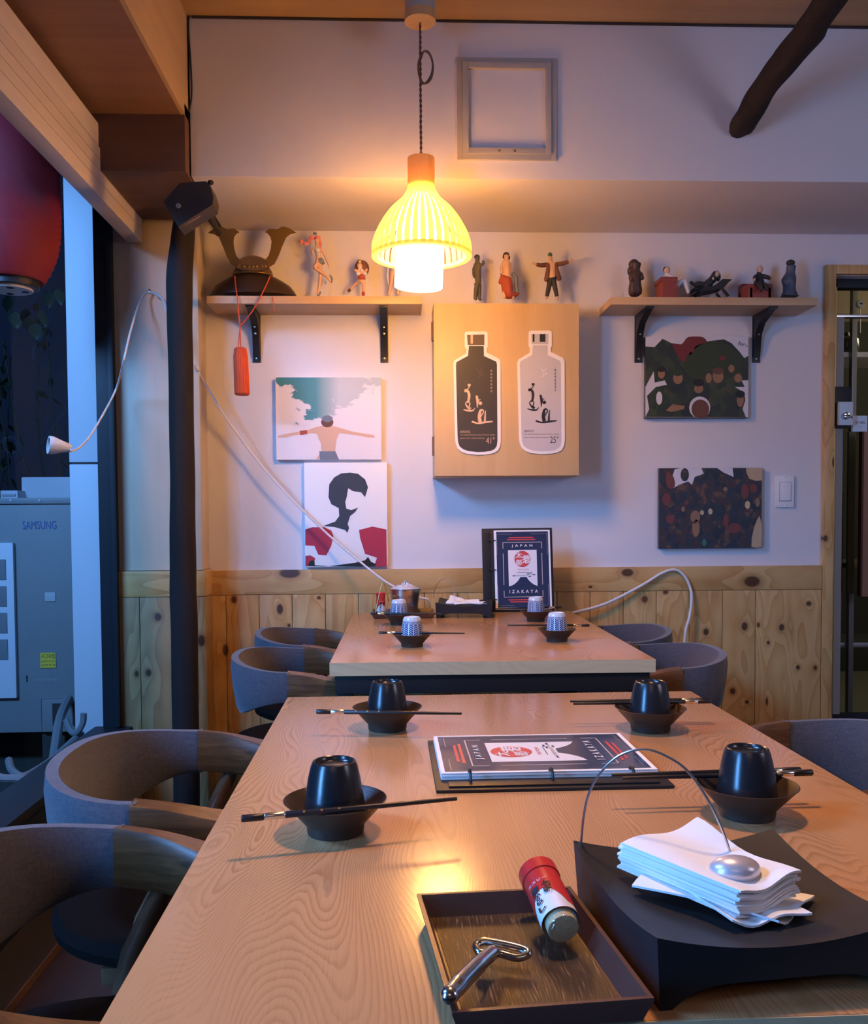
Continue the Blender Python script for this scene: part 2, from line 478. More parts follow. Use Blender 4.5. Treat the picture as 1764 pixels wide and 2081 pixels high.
wood('valance_wood', (.68, .61, .60), (.57, .50, .48), 'Y', .7, .5)
wood('pier_wood', (.62, .52, .38), (.50, .40, .28), 'Z', .7, .42)
wood('log_dark', (.020, .011, .009), (.006, .004, .004), 'Z', 1.0, .9)
wood('floor_wood', (.040, .020, .014), (.024, .011, .008), 'Y', .8, .4)
def inlay():
    m, t, p = nt('tray_inlay'); g = G(t); v = g.coord()
    w = g.noise(g.map(v, (1, 1, 1)), 14, 2, .5)
    x, y, z = g.sep(v); xx = g.math('ADD', x, g.math('MULTIPLY', w, .012))
    f = g.noise(g.map(g.comb(xx, y, z), (620, 34, 1)), 1.0, 2, .55)
    g.l(g.ramp(f, [(.45, (.034, .016, .009)), (.60, (.070, .033, .015)), (.76, (.33, .18, .07))]), p.inputs['Base Color']); p.inputs['Roughness'].default_value = .5
    g.l(g.bump(f, .22, .001), p.inputs['Normal'])
inlay()
glass('window_glass', (1, 1, 1), .15); glass('bottle_glass', (.93, .93, .88), 1.0)
translucent('lamp_veneer', (.90, .80, .48), .68)
translucent('lantern_paper', (.30, .012, .022), .2)
emit('lamp_glow', (1.0, .47, .125), 80.0)
translucent('dimmer_veneer', (.55, .36, .17), .5)
plain('slate_print', (.030, .045, .070), .6); plain('red_print', (.40, .025, .06), .6)
plain('crowd_red', (.16, .045, .045), .6); plain('crowd_skin', (.27, .15, .09), .6); plain('sepia', (.50, .36, .22), .6)
m_, t_, p_ = nt('peel_edge'); p_.inputs['Base Color'].default_value = (.62, .40, .33, 1)

def cup_pattern():
    m, t, p = nt('blue_pattern'); g = G(t); x, y, z = g.sep(g.coord())
    a = g.math('MULTIPLY', g.math('ARCTAN2', y, x), 13/(2*pi))
    col = g.math('FRACT', a); tri = g.math('ABSOLUTE', g.math('SUBTRACT', col, .5))
    ch = g.math('FRACT', g.math('ADD', g.math('MULTIPLY', z, 170.0), g.math('MULTIPLY', tri, 2.0)))
    line = g.math('GREATER_THAN', ch, .36)
    gap = g.math('LESS_THAN', tri, .43)
    band = g.math('LESS_THAN', z, .0545)
    ring = g.math('MULTIPLY', g.math('GREATER_THAN', z, .0550), g.math('LESS_THAN', z, .0595))
    k = g.math('MAXIMUM', g.math('MULTIPLY', g.math('MULTIPLY', line, gap), band), g.math('MULTIPLY', ring, .6))
    g.l(g.mix(k, (.66, .68, .72), (.022, .045, .20)), p.inputs['Base Color']); p.inputs['Roughness'].default_value = .12
cup_pattern()

def sky_print():
    m, t, p = nt('sky_print'); g = G(t); x, y, z = g.sep(g.coord())
    n = g.noise(g.map(g.coord(), (1, 1, 1.7)), 9, 6, .62)
    # clouds gather along both sides and low down, open sky in the top middle
    u = g.math('DIVIDE', x, .205); side = g.math('ABSOLUTE', g.math('ADD', u, .12))
    low = g.math('SUBTRACT', g.math('MULTIPLY', g.math('SUBTRACT', .20, z), 1.6), .12)
    k = g.math('ADD', n, g.math('ADD', g.math('MULTIPLY', side, .30), low))
    cloud = g.ramp(k, [(.50, (0, 0, 0)), (.53, (1, 1, 1))])
    grad = g.math('ADD', g.math('MULTIPLY', u, .5), .5)
    sky = g.ramp(grad, [(.05, (.035, .20, .24)), (.38, (.07, .27, .31)), (.60, (.55, .58, .60)), (1.0, (.45, .52, .58))])
    g.l(g.mix(cloud, sky, (.80, .74, .76)), p.inputs['Base Color']); p.inputs['Roughness'].default_value = .6
sky_print()
def crowd_print(name, stops, scale):
    m, t, p = nt(name); g = G(t)
    v = g.n('ShaderNodeTexVoronoi'); g.l(g.map(g.coord(), (1, 1, .7)), v.inputs['Vector']); v.inputs['Scale'].default_value = scale
    f = g.math('ADD', g.math('MULTIPLY', g.noise(g.coord(), scale*.6, 4, .6), .7), g.math('MULTIPLY', g.sep(v.outputs['Color'])[0], .3))
    g.l(g.ramp(f, stops), p.inputs['Base Color']); p.inputs['Roughness'].default_value = .55
crowd_print('dark_collage', [(.30, (.010, .022, .034)), (.50, (.020, .036, .055)), (.57, (.070, .030, .028)), (.61, (.022, .034, .046)), (.70, (.16, .075, .04)), (.8, (.02, .06, .05))], 45)
crowd_print('green_collage', [(.3, (.012, .020, .022)), (.5, (.020, .032, .018)), (.62, (.035, .055, .020)), (.8, (.09, .05, .03))], 28)

# ------------------------------------------------------------------ the room
YW, ZC = 3.55, 2.696                     # back wall plane, ceiling height
YU, ZU = 2.997, 2.194                    # face and underside of the boxed beam over the back wall
XP, YP = -.726, 3.42                     # right side and face of the corner pier
def sbox(name, a, b, mat, bev=0.0, parent=None):
    o = MB().box(a, b, bev).build(name, mat, parent)
    if parent is None: o['kind'] = 'structure'
    return o
sbox('floor', (-1.06, -3.2, -.06), (3.6, 4.2, 0), 'floor_wood')
w = MB().box((-1.06, YW, 0), (1.722, YW+.12, 2.9)).box((1.722, YW, 2.035), (3.6, YW+.12, 2.9)).box((2.62, YW, 0), (3.6, YW+.12, 2.035))
tag(w.build('wall_back', 'white_paint'), kind='structure')
tag(MB().box((-.652, YU, ZU), (3.6, YW, ZC+.1), .006).build('wall_upper', 'white_paint'), kind='structure')
sbox('wall_right', (3.5, -3.2, 0), (3.6, YW, 2.9), 'white_paint')
sbox('wall_rear', (-1.06, -3.2, 0), (3.5, -3.1, 2.9), 'white_paint')
sbox('ceiling', (-.66, -3.1, ZC), (3.5, YU+.004, ZC+.08), 'ceiling_ply')
sbox('trim_1', (-.64, YU-.008, ZC-.006), (3.5, YU, ZC), 'dark_gap')
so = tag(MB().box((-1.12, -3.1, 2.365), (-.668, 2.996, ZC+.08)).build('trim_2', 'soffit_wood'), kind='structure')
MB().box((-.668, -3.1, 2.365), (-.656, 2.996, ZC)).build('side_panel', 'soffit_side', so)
MB().box((-1.12, 2.998, 2.405), (-.658, YW+.1, ZC+.08)).build('end_block', 'shaded_wood', so)
MB().box((-1.02, 2.94, ZU-.005), (-.656, 3.41, 2.40)).build('end_panel', 'shaded_wood', so)
# corner pier, plain boards above and pine boards below
pier = tag(MB().box((-1.04, YP+.012, 0), (XP-.012, YW, ZU)).build('wall_corner', 'pier_wood'), kind='structure')
MB().box((-1.036, YP, .905), (XP, YP+.012, ZU-.01), .001).build('face_board', 'pier_wood', pier)
MB().box((XP-.012, YP+.012, .905), (XP, YW, ZU-.01), .001).build('side_board', 'pier_wood', pier)

KN = [(590, 1164, 27, 13), (1273, 1163, 16, 10), (1525, 1181, 21, 14), (1198, 1192, 5, 3), (477, 1218, 7, 9), (570, 1237, 8, 13),
      (649, 1214, 5, 4), (588, 1270, 4, 4), (1308, 1217, 8, 9), (1350, 1203, 7, 5), (1432, 1283, 7, 9), (1510, 1272, 8, 11),
      (1585, 1274, 7, 9), (1640, 1226, 7, 6), (1486, 1403, 7, 8), (1555, 1424, 3, 10), (1515, 1425, 5, 5), (1618, 1355, 5, 6),
      (1653, 1356, 5, 6), (1558, 1305, 4, 5), (460, 1320, 7, 15), (1672, 1094, 7, 9), (1538, 1269, 4, 6), (1520, 1480, 8, 12)]
KW = [(*(lambda q: (q.x, q.z))(wy(a, b, YW)), rx*YW/F*1.6, rz*YW/F*1.6) for a, b, rx, rz in KN]
KP = [(*(lambda q: (q.x, q.z))(wy(a, b, YP)), rx*YP/F*1.6, rz*YP/F*1.6) for a, b, rx, rz in [(280, 1368, 5, 8), (323, 1253, 9, 10), (304, 1366, 7, 9), (411, 1301, 9, 15)]]
PL, PM, PD = (.63, .40, .16), (.51, .275, .085), (.28, .105, .030)
pine('pine_planks', KW, 'Z', PL, PM, PD)
pine('pine_rail', KW, 'X', PL, PM, PD, 7)
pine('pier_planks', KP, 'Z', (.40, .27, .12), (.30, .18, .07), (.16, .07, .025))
wain = struct('trim_3')
edges = [427] + [460.6 + 66.99*i for i in range(19)]
ex = [wy(e, 1210, YW).x for e in edges[:-1]]; ex[0] = XP; ex[-1] = 1.680
for a, b in zip(ex, ex[1:]):
    MB().box((a+.0012, YW-.016, 0), (b-.0012, YW-.001, .800), .0015).build('plank', 'pine_planks', wain)
MB().box((XP, YW-.017, .8015), (1.680, YW-.001, .896), .002).build('top_rail', 'pine_rail', wain)
pw = struct('trim_4')
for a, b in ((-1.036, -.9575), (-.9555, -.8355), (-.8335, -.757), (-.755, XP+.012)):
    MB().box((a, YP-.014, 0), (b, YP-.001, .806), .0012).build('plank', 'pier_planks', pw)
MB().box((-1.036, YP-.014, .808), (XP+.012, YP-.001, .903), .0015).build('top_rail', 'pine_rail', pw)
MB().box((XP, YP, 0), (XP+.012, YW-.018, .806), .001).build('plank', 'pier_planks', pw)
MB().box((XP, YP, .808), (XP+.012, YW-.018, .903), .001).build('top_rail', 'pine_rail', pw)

# valance board over the window
va = struct('trim_5')
MB().box((-.975, -1.6, 2.105), (-.92, 3.408, 2.260), .004).build('lower_board', 'valance_wood', va)
MB().box((-.972, -1.6, 2.266), (-.924, 3.21, 2.336), .004).build('upper_board', 'valance_wood', va)
MB().box((-.972, 3.21, 2.266), (-.926, 3.400, 2.292), .006).build('end_piece', 'valance_wood', va)
MB().box((-.970, -1.6, 2.259), (-.929, 3.40, 2.267)).build('groove', 'dark_gap', va)
for z in (2.150, 2.185, 2.22):
    MB().box((-.921, -1.6, z), (-.9193, 3.40, z+.0015)).build('bead_line', 'soffit_side', va)

# window wall on the left
win = struct('window_1')
MB().box((-1.02, -3.1, 0), (-1.0, 3.415, .318)).build('knee_panel', 'black_frame', win)
MB().box((-1.13, -3.1, .295), (-.992, 3.415, .325), .004).build('sill', 'black_frame', win)
MB().box((-1.092, 3.385, .325), (-1.03, 3.419, 2.36), .003).build('jamb', 'black_frame', win)
MB().box((-1.045, 3.372, .33), (-1.026, 3.390, 2.10), .004).build('jamb_bead', 'black_frame', win)
MB().box((-1.13, -3.1, 2.30), (-.985, 3.385, 2.364)).build('head', 'black_frame', win)
MB().box((-1.078, -3.1, .325), (-1.070, 3.386, 2.30)).build('pane', 'window_glass', win)
MB().box((-1.0, -3.1, 0), (-.87, 3.40, .018)).build('step', 'speaker_black', win)
MB().box((-.872, -3.1, .0), (-.868, 3.40, .021)).build('step_edge', 'leg_wood', win)

# ------------------------------------------------------------------ outside the window
gr = sbox('floor_yard', (-9, -3, -.12), (-1.13, 9, -.02), 'dark_ground')
sbox('trim_6', (-1.72, -2.0, 2.62), (-1.30, 3.7, 2.75), 'print_blue')
pc = struct('trim_7')
for z0, z1, nm in ((.18, 1.322, 'lower_panel'), (1.330, 2.95, 'upper_panel')):
    MB().box((-1.340, 3.80, z0), (-1.222, 3.95, z1), .004).build(nm, 'outdoor_white', pc)
MB().box((-1.334, 3.806, 1.32), (-1.229, 3.94, 1.332)).build('joint', 'dark_gap', pc)
MB().box((-1.36, 3.79, -.05), (-1.05, 3.96, .18)).build('plinth', 'dark_ground', pc)

ac = thing('air_conditioner', 'tall white outdoor air conditioner unit with a yellow sticker, outside the window', 'air conditioner', (-1.96, 4.1, 0))
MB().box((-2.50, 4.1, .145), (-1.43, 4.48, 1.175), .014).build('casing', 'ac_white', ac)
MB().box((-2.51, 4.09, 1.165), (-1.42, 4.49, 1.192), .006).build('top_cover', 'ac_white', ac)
fg = MB()
xr = wy(30, 1250, 4.08).x
fg.box((-2.42, 4.078, .305), (xr, 4.1, .995), .006)
gp = fg.build('fan_guard', 'outdoor_white', ac)
for i in range(4):
    z = .93-.118*i
    for x in (xr-.062, xr-.155):
        sl = MB().box((x-.030, 4.0745, z-.098), (x+.030, 4.079, z-.008), .002)
        o = sl.build('slot', 'pipe_grey', gp)
sm = MB()
for cx in (22, 80): sm.lathe([(0, -.004), (.006, -.003), (.006, .002)], wy(cx, 1017, 4.09), 8, axis='Y')
sm.each('screw', 'ac_grey', ac)
P = lambda y: (lambda px, py: wy(px, py, y))
tm = MB(); q0 = wy(80, 1067, 4.098)
put_text(tm, 'SAMSUNG', .1, lambda x, y: q0+Vector((x, 0, y)), mi=0, width=.147, tall=.036)
tm.build('logo_text', 'print_blue', ac)
lb = MB(); a, b = wy(82, 1327, 4.098), wy(114, 1357, 4.098)
lb.box((a.x, 4.096, a.z), (b.x, 4.1, b.z))
lo = lb.build('sticker', 'label_yellow', ac)
tm = MB(); c = (a+b)/2
for k, (s, h) in enumerate((('사고위험', .022), ('손대지 마시오', .010), ('감전주의', .010))):
    put_text(tm, s, .02, lambda x, y, k=k: Vector((c.x+x, 4.0955, c.z+(.019, -.004, -.021)[k]+y)), width=.060, tall=h)
tm.build('sticker_text', 'ink', lo)
tm = MB(); c2 = wy(93, 1382, 4.098)
put_text(tm, '시스템에어컨', .02, lambda x, y: c2+Vector((x, 0, y)), width=.10, tall=.014)
tm.build('small_print', 'ac_grey', ac)
MB().box(wy(53, 1373, 4.096), wy(56, 1385, 4.099)).build('small_mark', 'ink', ac)
pn = MB(); a = wy(91, 1204, 4.096); b = wy(113, 1222, 4.096); pn.box((a.x, 4.095, a.z), (b.x, 4.1, b.z), .001); pn.build('handle_recess', 'ac_grey', ac)
pn = MB(); a = wy(84, 1420, 4.094)
pn.box((a.x, 4.090, .15), (-1.44, 4.1, a.z), .01); sp = pn.build('service_cover', 'ac_white', ac)
for u, v in ((117, 1452), (158, 1452)):
    a = wy(u, v, 4.09); MB().box((a.x-.022, 4.086, a.z-.05), (a.x+.022, 4.092, a.z+.05), .004).build('pipe_opening', 'dark_gap', sp)
MB().box((-2.45, 4.12, -.02), (-2.35, 4.45, .147)).build('foot', 'dark_ground', ac)
MB().box((-1.60, 4.12, -.02), (-1.50, 4.45, .147)).build('foot', 'dark_ground', ac)

def cable(name, label, cat, pts, r, mat, n=8, k=8, group=None):
    o = MB().tube(spline(pts, k), r, n).build(name, mat); tag(o, label, cat, group); return o
cable('drain_pipe', 'thick grey insulated pipe rising in front of the air conditioner', 'pipe', [wy(105, 1570, 3.75), wy(112, 1520, 3.8), wy(122, 1460, 3.9), wy(140, 1420, 4.06)], .020, 'pipe_grey')
cable('drain_pipe', 'pale pipe bending in a U beside the white outdoor pillar', 'pipe', [wy(134, 1462, 3.7), wy(144, 1485, 3.68), wy(156, 1489, 3.66), wy(168, 1470, 3.66), wy(170, 1450, 3.66)], .013, 'pipe_grey')
cable('drain_pipe', 'long pale pipe curving along the yard below the air conditioner', 'pipe', [wy(18, 1545, 3.4), wy(24, 1565, 3.3), wy(45, 1578, 3.2), wy(75, 1565, 3.3), wy(110, 1540, 3.5), wy(165, 1490, 3.7)], .014, 'pipe_grey')
cable('drain_pipe', 'pale pipe lying nearest the window, its cut end to the right', 'pipe', [wy(-40, 1560, 3.0), wy(0, 1580, 3.0), wy(40, 1583, 3.0), wy(84, 1597, 3.0)], .014, 'pipe_grey')
ub = thing('outdoor_unit', 'small white outdoor unit with a louvre, beyond the tall air conditioner', 'air conditioner', (-1.9, 5.0, 0))
a, b = wy(90, 956, 5.0), wy(160, 1012, 5.0)
MB().box((-2.02, 5.0, -.02), (-1.60, 5.5, 1.325), .01).build('casing', 'outdoor_white', ub)
lv = MB().box((-2.09, 4.90, -.02), (-2.0, 5.3, 1.25), .006).build('side_casing', 'outdoor_white', ub)
for i in range(6): MB().box((-2.08, 4.893, 1.22-.024*i), (-2.01, 4.901, 1.232-.024*i), .001).build('slat', 'ac_grey', lv)

lt = thing('paper_lantern', 'red ribbed paper lantern hanging outside the window', 'lantern', (-1.252, 3.05, 2.1))
prof = []
for i in range(49):
    t = i/48; z = 1.872+.515*t
    r = .157*(1-abs(2*t-1)**3.2*.36) + (.0042 if i % 2 else 0)
    prof.append((r, z))
MB().lathe(prof, (-1.252, 3.05, 0), 40).build('paper_shade', 'lantern_paper', lt, angle=80)
MB().lathe([(.085, 1.85), (.088, 1.852), (.088, 1.888), (.085, 1.89), (.07, 1.89), (.07, 1.85), (.085, 1.85)], (-1.252, 3.05, 0), 32).build('bottom_ring', 'black_metal', lt)
MB().lathe([(.085, 2.385), (.088, 2.387), (.088, 2.412), (0, 2.412)], (-1.252, 3.05, 0), 32).build('top_ring', 'black_metal', lt)
dk = MB().lathe([(0, 1.842), (.068, 1.842), (.070, 1.846), (.068, 1.850), (0, 1.850)], (-1.252, 3.05, 0), 32).build('base_disc', 'outdoor_white', lt)
hm = MB()
for k in range(4):
    a = k*pi/2+.4; hm.ell((-1.252+.045*cos(a), 3.05+.045*sin(a), 1.8415), (.013, .013, .002), 8)
hm.each('disc_hole', 'dark_gap', dk)
MB().tube([(-1.252, 3.05, 2.40), (-1.252, 3.05, 2.452)], .004, 6).build('hanging_cord', 'black_metal', lt)

sh = thing('shrub', 'dark leafy climbing plant in the night garden behind the lantern', 'shrub', (-2.4, 5.9, 0))
rl = random.Random(5)
br = MB()
tips = []
for k in range(11):
    x, y = -2.75+rl.random()*.7, 5.7+rl.random()*.5
    pts = [(x+rl.uniform(-.3, .3), y, .0), (x+rl.uniform(-.15, .15), y, .8), (x, y-.05, 1.6), (x+rl.uniform(-.1, .1), y-.1, 2.1+rl.random()*.4)]
    sp_ = spline(pts, 6); br.tube(sp_, .006, 5); tips += sp_[8:]
br.build('stem', 'twig', sh)
lf = MB(); pr = []
n = 9
for i in range(n):
    t = i/(n-1); wd = .045*sin(pi*t**.8)+.0005
    pr.append([(-wd, .12*t, .012*cos(t*3)), (0, .12*t, -.006+.012*cos(t*3)), (wd, .12*t, .012*cos(t*3))])
lf.rings(pr, close_ends=False, loop=False)
leaf0 = lf.build('leaf', 'leaf_green', None)
leaf0.parent = sh
for k in range(120):
    o = leaf0 if k == 0 else leaf0.copy()
    if k: COL.objects.link(o); o.parent = sh
    q = Vector(rl.choice(tips)); o.location = q-Vector(sh.location)
    o.rotation_euler = (rl.uniform(-1.6, -.4), rl.uniform(-.5, .5), rl.uniform(-3, 3)); s_ = rl.uniform(.4, .8); o.scale = (s_, s_, s_)
for i, (u, v, Y, r) in enumerate(((58, 640, 3.9, .7), (70, 655, 3.9, .3), (50, 625, 3.9, 1.1), (86, 628, 3.9, -.6), (30, 632, 3.9, .2), (96, 590, 4.0, .5), (120, 585, 4.0, -.3), (15, 600, 4.0, .9))):
    o = leaf0.copy(); COL.objects.link(o); o.parent = sh; o.location = wy(u, v, Y)-Vector(sh.location); o.rotation_euler = (-1.75, r*.2, pi+r); o.scale = (.62, .62, .62)

# ------------------------------------------------------------------ door on the right, kitchen beyond
dr = struct('door_1')
pine('casing_pine', [(*(lambda q: (q.x, q.z))(wy(a, b, YW)), rx*YW/F*1.6, rz*YW/F*1.6) for a, b, rx, rz in ((1672, 1094, 6, 8), (1689, 940, 4, 12), (1690, 1298, 5, 8))], 'Z', PL, PM, PD)
MB().box((1.682, YW-.022, 0), (1.722, YW+.05, 2.071), .002).build('jamb_casing', 'casing_pine', dr)
MB().box((1.722, YW-.022, 2.036), (2.66, YW+.05, 2.071), .002).build('head_casing', 'casing_pine', dr)
MB().box((2.62, YW-.022, 0), (2.66, YW+.05, 2.036), .002).build('jamb_casing', 'casing_pine', dr)
MB().box((wy(1697, 1000, YW+.055).x, YW+.055, 0), (wy(1712, 1000, YW+.055).x, YW+.085, 1.885), .003).build('door_stile', 'ac_grey', dr)
MB().box((wy(1694, 1000, YW+.05).x, YW+.05, 0), (wy(1696.5, 1000, YW+.05).x, YW+.09, 2.03)).build('edge_strip', 'gold_trim', dr)
MB().box((1.726, YW+.05, 2.0), (2.62, YW+.1, 2.035), .002).build('head_rail', 'black_frame', dr)
MB().box((1.726, YW+.05, 1.885), (2.62, YW+.09, 1.895), .002).build('glazing_bar', 'brushed_steel', dr)
MB().box((1.758, YW+.066, 0), (2.62, YW+.072, 2.0)).build('pane', 'window_glass', dr)
MB().box((1.76, YW+.05, .0), (2.62, YW+.088, .285), .002).build('bottom_rail', 'black_frame', dr)
lk = thing('door_lock', 'white digital door lock with a round steel knob on the glass door', 'lock', (1.755, YW+.05, 1.4))
q = wy(1714, 846, YW+.03); x0, x1 = wy(1699, 840, YW+.03).x, wy(1731, 840, YW+.03).x
MB().box((x0-.012, YW+.035, wy(0, 873, YW+.03).z), (x1+.003, YW+.055, wy(0, 786, YW+.03).z), .004).build('back_plate', 'black_metal', lk)
MB().box((x0, YW+.018, wy(0, 869, YW+.03).z), (x1, YW+.035, wy(0, 819, YW+.03).z), .006).build('front_cover', 'white_plastic', lk)
kn = MB().lathe([(.015, 0), (.014, -.012), (.010, -.016), (0, -.017)], (q.x, YW+.018, q.z), 20, axis='Y').build('knob', 'steel', lk)
MB().box((q.x-.011, YW-.004, q.z-.002), (q.x+.011, YW+.003, q.z+.002)).build('grip', 'black_metal', kn)
MB().ell((x1-.007, YW+.017, wy(0, 852, YW+.03).z), (.004, .002, .004), 8).build('button', 'black_metal', lk)
ps = thing('door_sign', 'small white paper sign with Korean lettering, right of the door lock', 'sign', (1.83, YW+.06, 1.35))
a, b = wy(1733, 845, YW+.06), wy(1762, 877, YW+.06)
MB().box((a.x, YW+.058, a.z), (b.x, YW+.064, b.z)).build('board', 'paper', ps)
tm = MB(); c = (a+b)/2
put_text(tm, '당기세요', .02, lambda x, y: Vector((c.x+x, YW+.0572, c.z+.004+y)), width=.040, tall=.0105)
for k in range(3): tm.box((c.x-.006+.005*k, YW+.057, c.z-.0145), (c.x-.0035+.005*k, YW+.0575, c.z-.013))
tm.build('lettering', 'ink', ps)
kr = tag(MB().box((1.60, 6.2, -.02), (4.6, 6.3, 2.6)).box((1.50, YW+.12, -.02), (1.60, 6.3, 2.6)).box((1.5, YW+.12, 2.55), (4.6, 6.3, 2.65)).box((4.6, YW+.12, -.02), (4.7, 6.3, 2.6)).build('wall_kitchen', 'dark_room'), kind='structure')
tag(MB().box((1.6, 4.2, -.06), (4.6, 6.2, -.001)).build('floor_kitchen', 'olive_board'), kind='structure')
rk = thing('kitchen_rack', 'steel kitchen rack standing behind the glass door', 'rack', (2.25, 4.3, 0))
for u0, u1 in ((1726, 1736),):
    a, b = wy(u0, 1200, 4.25), wy(u1, 1200, 4.25); MB().box((a.x, 4.25, 0), (b.x, 4.28, 2.3), .003).build('post', 'seal_grey', rk)
a = wy(1709, 700, 4.3)
for py, mat in ((722, 'paper'), (1148, 'brushed_steel'), (1310, 'brushed_steel')):
    z = wy(1730, py, 4.3).z; MB().box((a.x, 4.28, z-.012), (3.0, 4.6, z+.012), .002).build('shelf_board', mat, rk)
MB().box((wy(1724, 900, 4.24).x, 4.235, wy(0, 1224, 4.24).z), (wy(1738, 900, 4.24).x, 4.25, wy(0, 882, 4.24).z), .002).build('side_board', 'olive_board', rk)
MB().box((wy(1709, 900, 4.3).x, 4.29, wy(0, 1310, 4.3).z), (wy(1713, 900, 4.3).x, 4.3, wy(0, 1010, 4.3).z), .001).build('thin_rail', 'brushed_steel', rk)
bd = thing('wall_board', 'pinkish panel at the right edge of the doorway, behind the glass', 'board', (2.2, 4.1, .7))
MB().box((wy(1751, 1000, 4.1).x, 4.1, wy(0, 1230, 4.1).z), (wy(1755, 1000, 4.1).x, 4.13, wy(0, 880, 4.1).z)).build('edge', 'brown_cloth', bd)
MB().box((wy(1755, 1000, 4.1).x, 4.1, wy(0, 1230, 4.1).z), (2.8, 4.13, wy(0, 880, 4.1).z)).build('face', 'pink_board', bd)
gz = thing('dial', 'round white dial hanging near the top of the glass door', 'dial', (2.0, 4.1, 1.9))
c = wy(1748, 618, 4.1)
MB().lathe([(0, -.008), (.017, -.008), (.019, -.004), (.019, .004), (0, .004)], c, 20, axis='Y').build('face', 'paper', gz)
MB().box((c.x-.006, c.y-.010, c.z-.002), (c.x+.006, c.y-.008, c.z+.003)).build('hand', 'ink', gz)
MB().tube([c+Vector((0, 0, -.018)), c+Vector((.002, 0, -.13))], .002, 6).build('pull_cord', 'cord_white', gz)
pq = wy(1742, 700, 4.28); pot = thing('hanging_pot', 'dark round pot standing on the lit kitchen shelf', 'pot', pq)
pq.z = wy(1730, 722, 4.3).z+.012+.046
MB().lathe([(0, -.045), (.05, -.042), (.060, -.01), (.055, .03), (.03, .045), (.012, .05), (.010, .065), (0, .066)], pq+Vector((0, .1, 0)), 20).build('body', 'cup_black', pot)
MB().tube([pq+Vector((-.05, .09, .02)), pq+Vector((-.07, .08, .05)), pq+Vector((-.04, .08, .075))], .005, 6).build('handle', 'steel', pot)
rb = thing('reflection_panel', 'tan panel standing in for a yellow reflection above the glass door header', 'cabinet', (2.2, 4.4, 1.9))  # added panel, its tan colour stands for a yellow indoor reflection
MB().box((1.75, 4.5, wy(0, 632, 4.5).z), (2.9, 4.7, wy(0, 575, 4.5).z), .004).build('front', 'spice_tan', rb)
# ------------------------------------------------------------------ things on the back wall
YC = 3.36
def shelf(name, label, x0, x1, brackets):
    t = thing(name, label, 'shelf', ((x0+x1)/2, YW, 1.875))
    MB().box((x0, YC, 1.875), (x1, YW, 1.903), .0015).build('board', 'shelf_wood', t)
    for px in brackets:
        x = wy(px, 700, YW).x; b = MB()
        b.box((x-.015, YW-.006, 1.694), (x+.015, YW, 1.874), .001)
        b.box((x-.015, YC+.02, 1.868), (x+.015, YW, 1.875), .001)
        b.prism([(YW-.005, 1.715), (YW-.013, 1.715), (YW-.028, 1.80), (YW-.06, 1.835), (YW-.155, 1.868), (YW-.155, 1.8745), (YW-.005, 1.8745)], 'X', x-.013, x+.013)
        o = b.build('bracket', 'black_metal', t)
        s = MB()
        for z in (1.709, 1.80, 1.822 if px < 1000 else 1.80): s.lathe([(0, -.0025), (.0035, -.0018), (.0045, 0)], (x, YW-(.006 if z < 1.71 else .028 if z < 1.81 else .046), z), 10, axis='Y')
        s.each('screw', 'screw', o)
    return t
shelf('wall_shelf', 'left pine wall shelf on two black brackets, carrying the samurai helmet', wy(420, 610, YC).x, wy(858, 610, YC).x, (522, 781))
shelf('wall_shelf', 'right pine wall shelf on two black brackets, carrying seated figurines', wy(1241, 610, YC).x, wy(1662, 610, YC).x, (1297, 1536))

YB = 3.38
cb = thing('wall_cabinet', 'square plywood wall cabinet with two bottle decals on its door', 'cabinet', (.42, YW, 1.25))
a, b = wy(881, 617, YB), wy(1176.5, 967, YB)
cz0, cz1 = wy(1030, 968, YB).z, wy(1030, 616.5, YB).z
MB().box((a.x, YB+.02, cz0), (b.x, YW, cz1), .001).build('body', 'plywood', cb)
dd = MB().box((a.x, YB, cz0+.002), (b.x, YB+.018, cz1), .0015).build('door', 'plywood', cb)
for py in (672, 906):
    z = wy(880, py, YB).z; hg = MB().box((a.x-.004, YB+.004, z-.035), (a.x+.001, YB+.034, z+.035), .001).build('hinge', 'cord_brown', cb)
    MB().lathe([(.004, -.035), (.004, .035)], (a.x-.004, YB+.019, z), 8, cap=True).build('hinge_pin', 'cord_brown', hg)
C2 = lambda q: (860+q[0]/5.188, 600+q[1]/5.188)
def ribbon(mb, pts, wds, fn, mi=0, k=6):
    P = spline([(*p, w) for p, w in zip(pts, wds)], k); L, R = [], []
    for i, (x, y, w) in enumerate(P):
        x0, y0, _ = P[max(i-1, 0)]; x1, y1, _ = P[min(i+1, len(P)-1)]
        d = sqrt((x1-x0)**2+(y1-y0)**2) or 1; nx, ny = -(y1-y0)/d, (x1-x0)/d
        L.append(fn(x+nx*w/2, y+ny*w/2)); R.append(fn(x-nx*w/2, y-ny*w/2))
    n = len(L); mb.add(L+R, [[i, i+1, n+i+1, n+i] for i in range(n-1)], mi)
